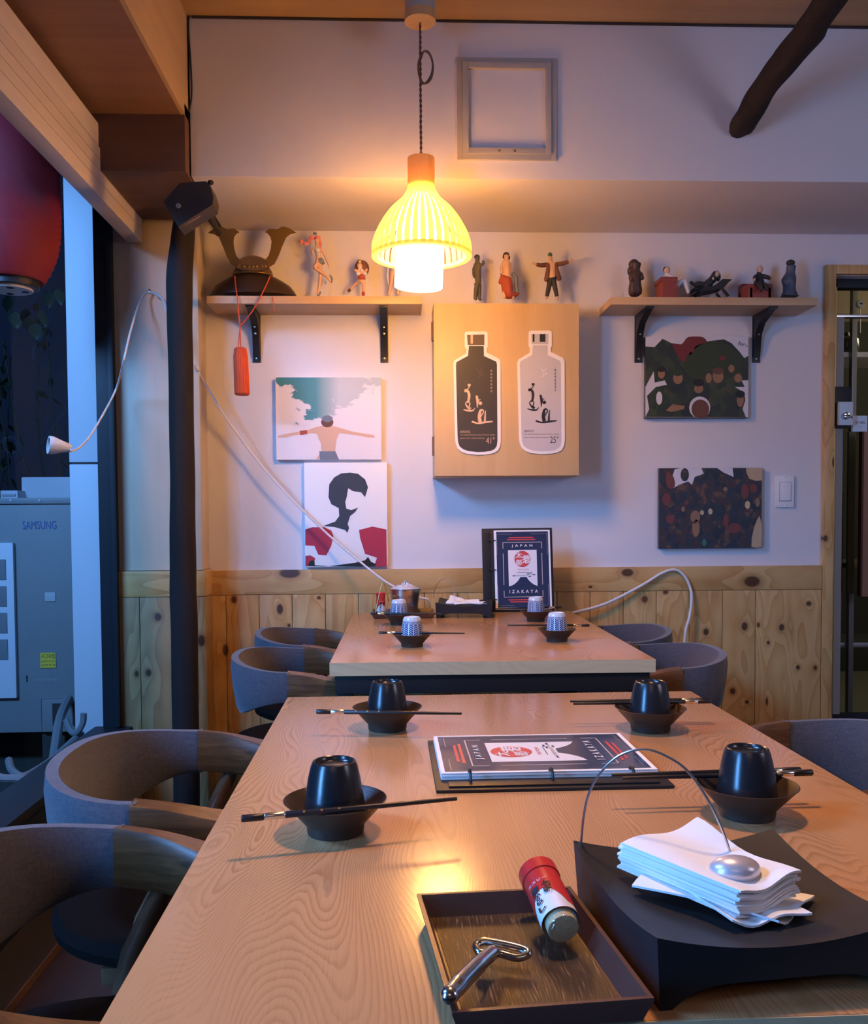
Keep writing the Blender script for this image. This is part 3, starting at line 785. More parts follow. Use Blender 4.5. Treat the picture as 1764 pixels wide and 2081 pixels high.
def decal(label, dx, dy, dark):
    t = thing('bottle_decal', label, 'decal', (*wy(*C2((560+dx, 1000+dy)), YB-.003)[:2], wy(*C2((560+dx, 1660+dy)), YB).z))
    f = lambda e: (lambda x, y: wy(*C2((x+dx, y+dy)), YB-e))
    out = [(437, 400), (452, 385), (660, 383), (680, 400), (682, 545), (668, 565), (668, 606), (800, 672), (815, 700), (817, 1540), (808, 1600), (785, 1640), (745, 1664), (690, 1677), (570, 1684), (460, 1672), (400, 1650), (362, 1615), (342, 1560), (336, 1500), (318, 720), (330, 688), (452, 615), (455, 570), (437, 545)]
    pl = MB(); bm = bmesh.new()
    pts = [f(0)(*q) for q in out]
    pl.prism([(q.x, q.z) for q in pts], 'Y', YB-.004, YB)
    pl.build('backing', 'decal_white', t)
    inn = [(350, 705), (470, 640), (640, 640), (770, 700), (778, 730), (783, 1540), (775, 1590), (755, 1620), (715, 1640), (650, 1650), (570, 1653), (480, 1643), (425, 1625), (385, 1595), (368, 1550), (362, 1480), (345, 740)]
    g = MB(); flat_poly(g, [(x, -y) for x, y in inn], lambda x, y: f(.0045)(x, -y))
    flat_poly(g, [(482, -535), (638, -535), (642, -640), (472, -640)], lambda x, y: f(.0045)(x, -y), 1)
    flat_poly(g, [(462, -418), (645, -414), (645, -525), (470, -525)], lambda x, y: f(.0045)(x, -y), 2)
    if not dark:
        for u0, u1 in ((480, 500), (555, 615)): flat_poly(g, [(u0, -418), (u1, -416), (u1, -500), (u0, -500)], lambda x, y: f(.0050)(x, -y), 3)
    else: flat_poly(g, [(500, -420), (525, -420), (525, -510), (500, -510)], lambda x, y: f(.0050)(x, -y), 4)
    g.build('bottle_print', ['decal_black', 'decal_black', 'decal_cap_dark', 'ink', 'decal_copper'] if dark else ['decal_grey', 'decal_grey', 'decal_silver', 'ink', 'ink'], t)
    c = MB(); fn = f(.0052); sc = lambda p, w: ribbon(c, p, w, fn)
    flat_poly(c, [(x, -y) for x, y in circle(485, 948, 17, 15, 12)], lambda x, y: fn(x, -y))
    sc([(492, 950), (475, 985), (440, 1002)], [8, 10, 16])
    sc([(435, 1008), (468, 1010), (484, 1050), (478, 1110), (462, 1130)], [30, 26, 28, 24, 20])
    sc([(462, 1120), (448, 1145), (470, 1180), (495, 1200)], [10, 12, 20, 26]); sc([(470, 1115), (492, 1140), (485, 1175), (500, 1200)], [10, 12, 14, 24])
    sc([(425, 1205), (470, 1216), (520, 1216), (547, 1188)], [10, 18, 16, 4])
    sc([(562, 1058), (572, 1110), (570, 1185)], [22, 26, 8]); sc([(575, 1150), (590, 1105), (605, 1100)], [6, 8, 8])
    flat_poly(c, [(x, -y) for x, y in circle(603, 1138, 19, 19, 14)], lambda x, y: fn(x, -y))
    sc([(603, 1338), (592, 1280), (603, 1220), (625, 1208), (637, 1232), (618, 1262), (612, 1285)], [38, 34, 26, 16, 12, 12, 6])
    sc([(658, 1216), (652, 1280), (650, 1335)], [6, 18, 22]); sc([(513, 1332), (580, 1350), (650, 1340), (733, 1330)], [20, 16, 20, 14])
    c.build('calligraphy', 'decal_copper' if dark else 'ink', t)
    x = MB(); fx = lambda cx, cy: (lambda u, v: fn(cx+u, cy-v))
    put_text(x, 'HWAYO', 40, fx(442, 1440), width=106, tall=26)
    put_text(x, 'The sophisticated pure taste of Korean distilled', 20, fx(575, 1473), width=365, tall=15)
    put_text(x, 'spirits with a refined tradition', 20, fx(520, 1508), width=255, tall=15)
    put_text(x, '41°' if dark else '25°', 80, fx(708, 1530), width=90, tall=72)
    for k, ch in enumerate('高品格蒸溜燒酒'): put_text(x, ch, 26, fx(718, 795+36*k), width=20, tall=22)
    x.build('lettering', 'decal_copper' if dark else 'decal_black', t)
    e = MB()
    for p in ([(560, 770), (590, 800), (640, 770)], [(585, 800), (600, 850), (570, 870)], [(600, 790), (630, 840), (590, 830)]): ribbon(e, p, [3, 5, 2], fn)
    e.build('emblem', 'decal_cap_dark' if dark else 'decal_white', t)
decal('dark brown bottle-shaped decal reading 41, left on the cabinet door', 0, 0, True)
decal('pale silver bottle-shaped decal reading 25, right on the cabinet door', 674, -8, False)

def canvas(label, px0, px1, py0, py1, mats, paint, base='paper', Y=3.528):
    a, b = wy(px0, (py0+py1)/2, Y), wy(px1, (py0+py1)/2, Y); z1, z0 = wy((px0+px1)/2, py0, Y).z, wy((px0+px1)/2, py1, Y).z
    t = thing('canvas_print', label, 'picture', ((a.x+b.x)/2, YW, z0))
    st = MB().box((a.x, Y, z0), (b.x, YW, z1), .0015).build('stretched_canvas', base if base != 'sky_print' else 'paper', t)
    g = MB(); x0, x1 = a.x, b.x
    def fn(e):
        def q(x, y):
            p = wy(x, y, Y-e); p.x = min(max(p.x, x0), x1); p.z = min(max(p.z, z0), z1); return p
        return q
    paint(g, fn)
    # prints keep the world frame so that their patterns stay where the survey found them
    g.build('print', mats, t, flat=True); return t
def poly(g, fn, pts, mi, e=.0006, k=0):
    if k: pts = spline(pts+[pts[0]], k)[:-1]
    flat_poly(g, [(x, -y) for x, y in pts], lambda x, y: fn(e)(x, -y), mi)
def p_sky(g, fn):
    D = lambda q: [(540+x/4.954, 750+y/4.954) for x, y in q]
    poly(g, fn, [(560.5, 767), (775, 767), (775, 934), (560.5, 934)], 0, .0005)
    poly(g, fn, D([(505, 905), (560, 830), (555, 750), (515, 655), (470, 645), (300, 665), (200, 690), (120, 690), (130, 668), (240, 645), (400, 620), (520, 580), (575, 568), (665, 568), (740, 590), (880, 630), (1000, 650), (1090, 665), (1100, 690), (1040, 690), (900, 665), (740, 645), (715, 700), (700, 820), (735, 905)]), 1, .0010)
    poly(g, fn, D([(540, 828), (700, 828), (738, 912), (545, 912)]), 2, .0014)
    poly(g, fn, D(circle(620, 535, 62, 52, 18)), 3, .0014); poly(g, fn, D(circle(620, 500, 55, 34, 18)), 2, .0018)
    poly(g, fn, D([(342, 622), (415, 614), (420, 655), (348, 665)]), 4, .0014)
canvas('canvas print of a bare-backed person with arms spread under teal sky', 560.5, 775, 767, 934, ['sky_print', 'skin_tone', 'slate_cloth', 'brown_cloth', 'red_cloth'], p_sky)
def p_bust(g, fn):
    D = lambda q: [(540+x/4.954, 750+y/4.954) for x, y in q]
    poly(g, fn, D([(640, 1160), (690, 1090), (760, 1050), (850, 1042), (930, 1055), (1000, 1110), (1030, 1190), (1000, 1290), (960, 1240), (880, 1230), (830, 1200), (815, 1290), (800, 1340), (812, 1405), (860, 1420), (930, 1395), (900, 1440), (850, 1480), (825, 1560), (840, 1600), (820, 1650), (800, 1620), (690, 1590), (580, 1580), (700, 1535), (740, 1480), (735, 1400), (660, 1360), (632, 1290)]), 0, .0008)
    poly(g, fn, D([(398, 1615), (470, 1592), (590, 1592), (660, 1625), (682, 1680), (660, 1780), (610, 1875), (530, 1870), (490, 1780), (398, 1775)]), 1, .0008)
    poly(g, fn, D([(940, 1620), (1075, 1585), (1215, 1615), (1220, 1990), (1090, 1990), (1120, 1900), (1000, 1860), (950, 1700)]), 1, .0008)
    poly(g, fn, D([(400, 1880), (450, 1875), (500, 1905), (480, 1960), (400, 1990)]), 1, .0008)
    poly(g, fn, D([(420, 1985), (450, 1930), (490, 1925), (495, 1975), (640, 1985), (900, 1950), (1000, 1925), (1030, 1890), (1060, 1940), (1115, 1965), (1090, 1990)]), 2, .0010)
canvas('white canvas print of a dark-haired bust in a red jacket, under the sky canvas', 619, 787, 940, 1152, ['slate_print', 'red_print', 'ink'], p_bust)
def p_crowd1(g, fn):
    D = lambda q: [(1290+x/4.4286, 660+y/4.4286) for x, y in q]
    poly(g, fn, [(1311.5, 684), (1521, 684), (1521, 848), (1311.5, 848)], 5, .0004)
    poly(g, fn, D([(95, 830), (130, 760), (110, 640), (190, 560), (290, 540), (270, 500), (180, 520), (170, 420), (95, 560), (95, 195), (180, 200), (250, 125), (330, 165), (440, 180), (650, 150), (800, 130), (870, 165), (940, 240), (985, 300), (1022, 280), (1022, 500), (960, 500), (990, 560), (900, 560), (985, 610), (995, 680), (970, 760), (1000, 832)]), 0, .0008)
    poly(g, fn, D([(330, 170), (420, 175), (480, 110), (590, 100), (650, 155), (560, 200), (480, 300), (420, 330)]), 1, .0012, 3)
    poly(g, fn, D([(450, 320), (540, 200), (650, 160), (780, 160), (900, 230), (960, 330), (900, 460), (700, 500), (480, 460)]), 2, .0012, 3)
    for (x, y, r, s, mi) in ((240, 440, 32, 45, 3), (388, 480, 44, 55, 3), (575, 575, 42, 42, 3), (750, 465, 50, 60, 3), (870, 395, 28, 35, 3), (930, 480, 35, 40, 3), (950, 680, 32, 60, 3), (220, 660, 28, 60, 5), (665, 480, 28, 45, 3), (790, 300, 30, 22, 1)):
        poly(g, fn, D(circle(x, y, r, s, 14)), mi, .0016)
    for (x, y, r, s, mi) in ((388, 430, 48, 32, 2), (575, 520, 50, 34, 4), (240, 400, 38, 26, 4), (750, 415, 54, 32, 6), (950, 625, 42, 34, 4)):
        poly(g, fn, D(circle(x, y, r, s, 12)), mi, .0020)
    poly(g, fn, D([(280, 770), (340, 715), (450, 730), (440, 760), (330, 785)]), 3, .0018)
    poly(g, fn, D(circle(585, 745, 95, 100, 20)), 5, .0022); poly(g, fn, D(circle(590, 760, 80, 88, 20)), 6, .0026)
    for q in ([(930, 180), (945, 150), (950, 185), (965, 165), (970, 190), (985, 170), (1000, 182)], [(995, 190), (1020, 192)]):
        ribbon(g, [(1290+x/4.4286, 660+y/4.4286) for x, y in q], [1.0]*len(q), fn(.001), 4)
canvas('canvas print of dark crowd with red and green mass, under right shelf', 1311.5, 1521, 684, 850, ['green_collage', 'print_maroon', 'print_green', 'print_flesh', 'ink', 'white_cloth', 'brown_cloth'], p_crowd1, 'decal_black')
def p_crowd2(g, fn):
    D = lambda q: [(1290+x/4.4286, 660+y/4.4286) for x, y in q]
    poly(g, fn, [(1339.5, 952), (1548, 952), (1548, 1114), (1339.5, 1114)], 0, .0006)
    poly(g, fn, D([(360, 1300), (420, 1290), (600, 1290), (620, 1340), (540, 1370), (515, 1440), (480, 1410), (400, 1440), (350, 1470), (320, 1420)]), 1, .001)
    poly(g, fn, D([(740, 1288), (880, 1290), (890, 1370), (800, 1330)]), 1, .001)
    poly(g, fn, D([(1000, 1290), (1145, 1288), (1145, 1400), (1030, 1385)]), 2, .001, 2)
    poly(g, fn, D([(1120, 1720), (1142, 1800), (1138, 2000), (1050, 2000), (1075, 1820)]), 2, .001, 2)
    poly(g, fn, D(circle(450, 1350, 38, 60, 18)), 0, .0014)
    poly(g, fn, D([(285, 1310), (350, 1370), (360, 1460), (310, 1475), (280, 1420)]), 3, .0014, 2)
    for (x, y, r, s, mi) in ((285, 1570, 40, 55, 3), (320, 1750, 38, 40, 3), (990, 1500, 36, 70, 3), (545, 1730, 45, 60, 4), (550, 1830, 35, 80, 4), (605, 1690, 18, 22, 5), (680, 1680, 20, 28, 5), (1015, 1620, 24, 36, 5), (1105, 1600, 20, 40, 4), (815, 1480, 20, 20, 4), (1070, 1470, 36, 40, 3), (465, 1600, 16, 24, 3), (435, 1660, 16, 26, 4), (625, 1960, 20, 34, 6), (820, 1760, 26, 60, 3), (900, 1830, 60, 46, 3)):
        poly(g, fn, D(circle(x, y, r, s, 12)), mi, .0018)
canvas('dark blue canvas print of a tightly packed crowd, next to the light switch', 1339.5, 1548, 951, 1114, ['dark_collage', 'white_cloth', 'sepia', 'crowd_red', 'crowd_skin', 'edge_oak', 'teal_hair'], p_crowd2, 'decal_black')

sw = thing('light_switch', 'grey-white rocker light switch on the wall beside the door', 'switch', (*wy(1593, 1000, YW)[:2], wy(1593, 1031, YW).z))
a, b = wy(1574.5, 1000, YW), wy(1612, 1000, YW); z1, z0 = wy(1593, 967, YW).z, wy(1593, 1031, YW).z
MB().box((a.x, YW-.009, z0), (b.x, YW, z1), .003).build('plate', 'white_plastic', sw)
MB().box((a.x+.0145, YW-.0096, z0+.024), (b.x-.0125, YW-.008, z1-.024), .0005).build('rocker_gap', 'seal_grey', sw)
MB().box((a.x+.0165, YW-.013, z0+.026), (b.x-.0145, YW-.008, z1-.026), .0015).build('rocker', 'label_white', sw)
MB().lathe([(0, -.002), (.003, -.0015), (.0035, 0)], ((a.x+b.x)/2, YW-.009, z1-.003), 8, axis='Y').lathe([(0, -.002), (.003, -.0015), (.0035, 0)], ((a.x+b.x)/2, YW-.009, z0+.003), 8, axis='Y').each('screw', 'steel', sw)

fr = thing('empty_frame', 'empty grey square frame on the upper wall right of the lamp cord', 'frame', (.366, YU, 2.256))
x0, x1 = wy(929, 220, YU).x, wy(1129.5, 220, YU).x; z1, z0 = wy(1030, 120, YU).z, wy(1030, 327, YU).z
mb = MB(); wd = .034
def frame_ring(mb, x0, x1, z0, z1, w, y0, y1):
    mb.box((x0, y0, z0), (x0+w, y1, z1), .0015); mb.box((x1-w, y0, z0), (x1, y1, z1), .0015)
    mb.box((x0+w, y0, z0), (x1-w, y1, z0+w), .0015); mb.box((x0+w, y0, z1-w), (x1-w, y1, z1), .0015)
frame_ring(mb, x0, x1, z0, z1, .017, YU-.010, YU); o = mb.build('outer_moulding', 'grey_paint', fr)
mb = MB(); frame_ring(mb, x0+.017, x1-.017, z0+.017, z1-.017, .019, YU-.016, YU); mb.build('inner_moulding', 'grey_paint', fr)
mb = MB()
for px in (1014, 1045): mb.lathe([(0, -.003), (.0035, -.002), (.004, 0)], (wy(px, 312, YU).x, YU-.016, z0+.026), 8, axis='Y')
mb.each('screw', 'cord_brown', fr)

# dark log brace that comes down from the ceiling, and the log post at the corner
def log(name, label, pts, rad, seed, n=14, bumps=.06):
    r_ = random.Random(seed); P = spline([(*p, r) for p, r in zip(pts, rad)], 8)
    mb = MB(); rings = []
    ph = [r_.uniform(0, 6) for _ in range(6)]
    for i, q in enumerate(P):
        c = Vector(q[:3]); a = Vector(P[max(i-1, 0)][:3]); b = Vector(P[min(i+1, len(P)-1)][:3]); d = (b-a).normalized()
        up = Vector((0, 1, 0)) if abs(d.y) < .8 else Vector((1, 0, 0)); u = (up-d*up.dot(d)).normalized(); v = d.cross(u)
        rings.append([c+(u*cos(2*pi*k/n)+v*sin(2*pi*k/n))*q[3]*(1+bumps*sin(3*2*pi*k/n+ph[0]+i*.3)+bumps*.7*sin(i*.9+ph[1]+k)) for k in range(n)])
    mb.rings(rings); o = mb.build(name, 'log_dark', angle=60); return tag(o, label, 'log')
e0 = wy(1503, 258, YU); e1 = wz(1700, -20, 2.50)
log('log_beam', 'dark log beam running from the upper wall out over the room', [e0+Vector((0, .01, 0)), e0+Vector((0, -.06, .003)), e0.lerp(e1, .35)+Vector((-.004, 0, .004)), e0.lerp(e1, .7)+Vector((.004, 0, 0)), e1, e1+(e1-e0)*1.4], [.036, .040, .039, .043, .041, .045], 3)
PY = 3.26
pts = [(wy(376, 1500, PY)), wy(375, 1300, PY), wy(372, 1150, PY), wy(370, 950, PY), wy(367, 700, PY), wy(365, 560, PY), wy(376, 440, PY)]
pts[0].z = .03
log('log_post', 'dark rough log post standing in front of the left pier', [Vector((pts[0].x, PY, 0))]+pts+[Vector((pts[-1].x+.012, PY, 2.186))], [.047, .046, .047, .046, .043, .043, .045, .036, .030], 11, 18, .025)
spk = thing('wall_speaker', 'black box loudspeaker tilted on a bracket at the top of the log post', 'speaker', (*wy(383, 415, 2.88)[:2], wy(383, 460, 2.88).z))
o2 = [(332, 410), (365, 372), (418, 368), (428, 378), (434, 400), (432, 416), (400, 436), (362, 461)]
PS = [wy(x, y, 2.84) for x, y in o2]
MB().prism([(q.x, q.z) for q in PS], 'Y', 2.84, 2.925).build('cabinet', 'speaker_black', spk)
bk = MB().tube([wy(365, 460, 2.86), wy(400, 440, 2.86), wy(424, 420, 2.87), wy(415, 430, 3.0), wy(405, 440, 3.2)], .006, 6); bk.build('bracket', 'leg_wood', spk)
gm = MB(); c = wy(362, 418, 2.839)
gm.lathe([(0, -.001), (.007, -.001), (.008, .001)], c, 16, axis='Y'); gm.build('badge', 'seal_grey', spk)
MB().ell(wy(428, 371, 2.86), (.010, .012, .007), 10).build('mount_knob', 'speaker_black', spk)
MB().tube([wy(416, 425, 3.2), wy(430, 447, 3.25), wy(446, 476, 3.30)], [.012, .013, .007], 8).build('mount_arm', 'speaker_black', spk)

# wires
cable('corner_wire', 'thin dark wire running down the left edge of the upper wall', 'wire', [wy(384, 30, YU-.006), wy(383, 60, YU-.004), wy(388, 140, YU-.006), wy(389, 195, YU-.008), wy(384, 228, YU-.004)], .0028, 'dark_gap')
hk = thing('cord_hook', 'small steel hook on the pier holding the white cord', 'hook', wy(304, 592, YP))
MB().tube(spline([wy(304, 588, YP), wy(304, 589, YP-.018), wy(304, 595, YP-.022), wy(304, 597, YP-.014)], 5), .003, 8).build('shank', 'steel', hk)
so_ = wx(113, 906, -1.0)
h0 = wy(304, 591, YP-.016)
kc = thing('socket_cord', 'white cord drooping to an empty bulb socket against the window', 'cord', h0)
MB().tube(spline([h0, wy(285, 612, 3.36), wy(266, 670, 3.25), wy(252, 730, 3.15), wx(236, 790, -1.0), wx(205, 850, -1.0), wx(180, 890, -1.0), wx(158, 912, -1.0), wx(140, 917, -1.0), so_+Vector((.045, .0, -.012))], 8), .0035, 8).build('lead', 'cord_white', kc)
ax_ = (Vector((-.9, -.55, .12))).normalized(); M = Matrix.Translation(so_) @ ax_.to_track_quat('Z', 'Y').to_matrix().to_4x4()
MB().lathe([(.006, -.045), (.012, -.04), (.017, -.02), (.024, .0), (.0265, .008), (.0265, .020), (.022, .020), (.021, .0), (0, -.004)], n=24).xf(M).build('socket', 'white_plastic', kc)
MB().lathe([(0, .001), (.020, .001), (.0205, .012), (.0195, .012)], n=20).xf(M).build('socket_lining', 'dark_gap', kc)
cable('power_cord', 'white cord slanting from the log post across canvases to the back table', 'cord',
      [wy(305, 593, 3.38), wy(330, 608, 3.36), wy(347, 650, 3.345), wy(392, 735, 3.38), wy(410, 768, 3.44), wy(470, 865, 3.49), wy(560, 980, 3.495), wy(660, 1080, 3.49), wy(730, 1140, 3.46), wy(790, 1186, 3.43), wy(850, 1213, 3.43), wy(872, 1222, 3.43), wy(872, 1262, 3.44)], .0042, 'cord_white')
cable('power_cord', 'white cord looped over the pine rail on the right and hanging down', 'cord',
      [wy(1128, 1254, 3.45), wy(1165, 1245, 3.50), wy(1230, 1227, 3.51), wy(1300, 1192, 3.52), wy(1345, 1165, 3.523), wy(1372, 1158, 3.523), wy(1392, 1172, 3.523), wy(1405, 1205, 3.52), wy(1402, 1250, 3.51), wy(1392, 1295, 3.50), wy(1390, 1400, 3.50), Vector((1.08, 3.46, .01))], .0055, 'cord_white')

# ------------------------------------------------------------------ pendant lamp
LY = 2.80; lc = wy(857, 515, LY); LX = lc.x
lamp = thing('pendant_lamp', 'lit wooden slat pendant lamp with a glowing tube on a twisted cord', 'lamp', (LX, LY, 1.80))
zr = wy(857, 519, LY).z
mb = MB().lathe([(0, 2.583), (.043, 2.583), (.047, 2.586), (.047, 2.612), (0, 2.612)], (LX, LY, 0), 32); mb.build('canopy', 'plywood', lamp)
MB().lathe([(.045, 2.612), (.045, ZC), (0, ZC)], (LX, LY, 0), 32).build('canopy_base', 'ac_grey', lamp)
zt = wy(857, 322, LY).z; rt = .0395
cdm = MB(); npt = 90
for ph in (0, pi):
    cdm.tube([(LX+.0022*cos(i*.9+ph), LY+.0022*sin(i*.9+ph), zt+(2.585-zt)*i/npt) for i in range(npt+1)], .0022, 5)
lp = [wy(x, y, LY-.006) for x, y in ((856, 170), (866, 168), (877, 150), (879, 125), (870, 105), (858, 108), (850, 130), (853, 158), (864, 170), (876, 160), (880, 135), (874, 112), (862, 104), (856, 118))]
cdm.tube(spline(lp, 5), .0028, 6); cdm.build('twisted_cord', 'cord_brown', lamp)
zn = wy(857, 388, LY).z
pro = spline([(rt, zt), (rt, zt-.05), (rt*1.0, zn+.012)]+[(r, wy(857, y, LY).z) for y, r in ((391, .046), (400, .054), (408, .064), (424, .0900), (441, .110), (458, .1255), (475, .1385), (492, .1475), (506, .1505))]+[(.1485, zr-.004)], 4)
NS = 40
def slat(i):
    mb = MB(); rings = []; a = 2*pi*i/NS
    for r, z in pro:
        hw = pi*r/NS*(.95 if r < .050 else .66); th = .0013
        u = Vector((cos(a), sin(a), 0)); v = Vector((-sin(a), cos(a), 0)); c = Vector((LX, LY, z))
        rings.append([c+u*(r+th)+v*hw, c+u*(r+th)-v*hw, c+u*(r-th)-v*hw, c+u*(r-th)+v*hw])
    return mb.rings(rings)
s0 = slat(0).build('slat', 'lamp_veneer', lamp)
for i in range(1, NS):
    o = s0.copy(); COL.objects.link(o); o.rotation_euler.z = 2*pi*i/NS
MB().lathe([(rt*.955, zn+.014), (rt*.955, zt), (.004, zt+.002), (.0, zt+.002)], (LX, LY, 0), 32).build('neck_dimmer', 'dimmer_veneer', lamp)  # unseen liner added inside the neck to dim the glow through its slats
MB().lathe([(.134, zr-.006), (.152, zr-.006), (.153, zr-.002), (.152, zr+.004), (.134, zr+.004), (.134, zr-.006)], (LX, LY, 0), 48).build('hoop', 'lamp_veneer', lamp)
zb = wy(857, 583, LY).z
gt = MB().lathe([(0, zn-.008), (.022, zn-.010), (.034, zn-.020), (.050, zn-.042), (.066, zn-.064), (.073, zn-.080), (.073, zb), (.0705, zb), (.0705, zn-.080), (.060, zn-.066), (0, zn-.030)], n=36)
gt.lathe([(.0, zb+.035), (.0700, zb+.035)], n=36)
T = Matrix.Translation((LX, LY, 0)) @ Matrix.Translation((0, 0, zn-.05)) @ Matrix.Rotation(radians(2.5), 4, 'Y') @ Matrix.Rotation(radians(1), 4, 'X') @ Matrix.Translation((0, 0, -(zn-.05)))
gt.xf(T).build('glowing_tube', 'lamp_glow', lamp)
# ------------------------------------------------------------------ tables
TZ = .74
def table(name, label, cx, y0, y1, w, rot=0.0):
    cy = (y0+y1)/2; L = y1-y0
    t = thing('dining_table', label, 'table', (cx, cy, 0))
    B = lambda a, b, **k: MB().box((cx+a[0], cy+a[1], a[2]), (cx+b[0], cy+b[1], b[2]), **k)
    B((-w/2+.0012, -L/2+.0012, .7085), (w/2-.0012, L/2-.0012, TZ), bev=.0010).build('tabletop', 'table_oak', t)
    e = MB()
    e.box((cx-w/2, cy-L/2, .707), (cx+w/2, cy-L/2+.0012, TZ-.0006)); e.box((cx-w/2, cy+L/2-.0012, .707), (cx+w/2, cy+L/2, TZ-.0006))
    e.each('edge_band', 'edge_oak', t)
    e = MB(); e.box((cx-w/2, cy-L/2+.0012, .707), (cx-w/2+.0012, cy+L/2-.0012, TZ-.0006)); e.box((cx+w/2-.0012, cy-L/2+.0012, .707), (cx+w/2, cy+L/2-.0012, TZ-.0006))
    e.each('edge_band', 'table_oak', t)
    B((-w/2+.012, -L/2+.01, .660), (w/2-.012, -L/2+.045, .707), bev=.002).build('apron', 'black_metal', t)
    B((-w/2+.012, L/2-.045, .660), (w/2-.012, L/2-.01, .707), bev=.002).build('apron', 'black_metal', t)
    for s in (-1, 1): B((s*(w/2-.03)-.018, -L/2+.045, .686), (s*(w/2-.03)+.018, L/2-.045, .707), bev=.002).build('side_rail', 'black_metal', t)
    for s in (-1, 1):
        for q in (-1, 1): B((s*(w/2-.035)-.02, q*(L/2-.035)-.02, 0), (s*(w/2-.035)+.02, q*(L/2-.035)+.02, .665), bev=.003).build('leg', 'black_metal', t)
    t.rotation_euler.z = rot
    return t
table('front', 'near oak-topped dining table filling the foreground', .191, .627, 1.823, .818, radians(.3))
table('back', 'far oak-topped dining table standing before the back wall', .240, 2.238, 3.405, .812, radians(-.3))

# ------------------------------------------------------------------ chairs
def chair_proto(label):
    t = thing('dining_chair', label, 'chair', (0, 0, 0), None)
    # upholstered back: a band swept round a half oval, tall at the rear and slim at the arms
    N, rings = 36, []
    for i in range(N+1):
        a = pi*i/N; c, s = cos(a), sin(a)
        y = .222*math.copysign(abs(c)**.85, c); x = -.035-.163*abs(s)**.80
        tx, ty = -.163*c*.9, -.222*s; d = sqrt(tx*tx+ty*ty) or 1; nx, ny = -ty/d, tx/d
        if nx*(x+.05)+ny*y < 0: nx, ny = -nx, -ny
        k = s**1.5; top = .690+.022*k; h = .078+.082*k; th = .0125+.004*k
        lean = .022*k
        R = []
        for (u, v) in ((1, .82), (.6, 1), (-.6, 1), (-1, .82), (-1.05, .5), (-1, .12), (-.6, 0), (.6, 0), (1, .12), (1.12, .5)):
            z = top-h*(1-v); o = u*th + lean*(v-.5)
            R.append((x+nx*o, y+ny*o, z))
        rings.append(R)
    back = MB().rings(rings); back.build('backrest', 'chair_fabric', t, angle=60)
    pipe = []
    for i in (0, N):
        R = rings[i]; pipe.append(R)
    for R in pipe: MB().tube(R+[R[0]], .0022, 6).build('seam_piping', 'chair_fabric', t)
    for sg in (-1, 1):
        P = spline([(-.04, .222, .652, .074, .030), (.02, .222, .645, .071, .036), (.09, .214, .634, .060, .052), (.16, .196, .628, .046, .060), (.215, .172, .626, .036, .046)], 5)
        rr = []
        for i, q in enumerate(P):
            a = P[max(i-1, 0)]; b = P[min(i+1, len(P)-1)]; dx, dy = b[0]-a[0], b[1]-a[1]; d = sqrt(dx*dx+dy*dy); nx, ny = -dy/d, dx/d
            h, w = q[3]/2, q[4]/2; R = []
            for u, v in ((.85, 1), (-.85, 1), (-1, .8), (-1, -.8), (-.85, -1), (.85, -1), (1, -.8), (1, .8)):
                R.append((q[0]+nx*u*w, sg*(q[1]+ny*u*w), q[2]+v*h+ (.004 if u < 0 and v > 0 else 0)))
            rr.append(R)
        MB().rings(rr).build('armrest', 'arm_oak', t)
        MB().tube([(.022, sg*.221, .612), (-.02, sg*.224, .52), (-.105, sg*.232, .20), (-.155, sg*.238, 0)], [.0125, .0185, .0165, .011], 12).build('leg', 'leg_wood', t)
        MB().tube([(.11, sg*.210, .612), (.118, sg*.208, .52), (.14, sg*.214, .20), (.155, sg*.218, 0)], [.0125, .0185, .0165, .011], 12).build('leg', 'leg_wood', t)
    MB().lathe([(0, .432), (.20, .432), (.215, .440), (.218, .455), (.208, .470), (.15, .476), (0, .478)], (-.01, 0, 0), 40).build('seat', 'leather_dark', t)
    MB().box((-.10, -.19, .405), (-.07, .19, .432), .004).box((.115, -.17, .405), (.145, .17, .432), .004).each('seat_rail', 'leg_wood', t)
    return t
CH = chair_proto('chair pushed under left side of near table, nearest of the left row')
CH.location = (-.362, .985, 0); CH.rotation_euler.z = radians(-7)
dup(CH, (-.345, 1.535, 0), 0, 'chair pushed under the left side of near table, farther of the two there')
dup(CH, (-.252, 2.625, 0), 0, 'chair on the left of the far table, its blue back toward us')
dup(CH, (-.265, 3.13, 0), 0, 'chair on the left of far table, closest to the back wall')
dup(CH, (.728, 1.535, 0), pi, 'chair at the right of the near table, cut by the photo edge')
dup(CH, (.715, 2.61, 0), pi, 'chair on the right of far table with its armrest in sight')
dup(CH, (.712, 3.11, 0), pi, 'chair on the right of far table, closest to back wall')

# ------------------------------------------------------------------ tableware
def bowl_proto(label):
    o = MB().lathe([(0, .004), (.026, .004), (.028, 0), (.0315, 0), (.0325, .003), (.033, .010), (.040, .018), (.050, .029), (.0575, .0375), (.0590, .0385), (.0580, .0388), (.0555, .0365), (.047, .026), (.036, .014), (.026, .0085), (0, .008)], n=48).build('bowl', 'bowl_brown', None)
    return tag(o, label, 'bowl')
bw = bowl_proto('brown bowl at the near left place of near table')
def at(o, px, py, z=TZ, dy=0.0):
    p = wz(px, py, z); return Vector((p.x, p.y+dy, z))
FR = .0325
B1 = at(0, 678, 1711); B1.y += FR
B2 = at(0, 787, 1491); B2.y += FR
B3 = at(0, 1540, 1676); B3.y += FR
B4 = at(0, 1333, 1493); B4.y += FR
D1 = at(0, 838, 1317); D1.y += FR
D2 = at(0, 1136, 1306); D2.y += FR
D3 = at(0, 811, 1271); D3.y += FR
D4 = at(0, 1092, 1264); D4.y += FR
bw.location = B1
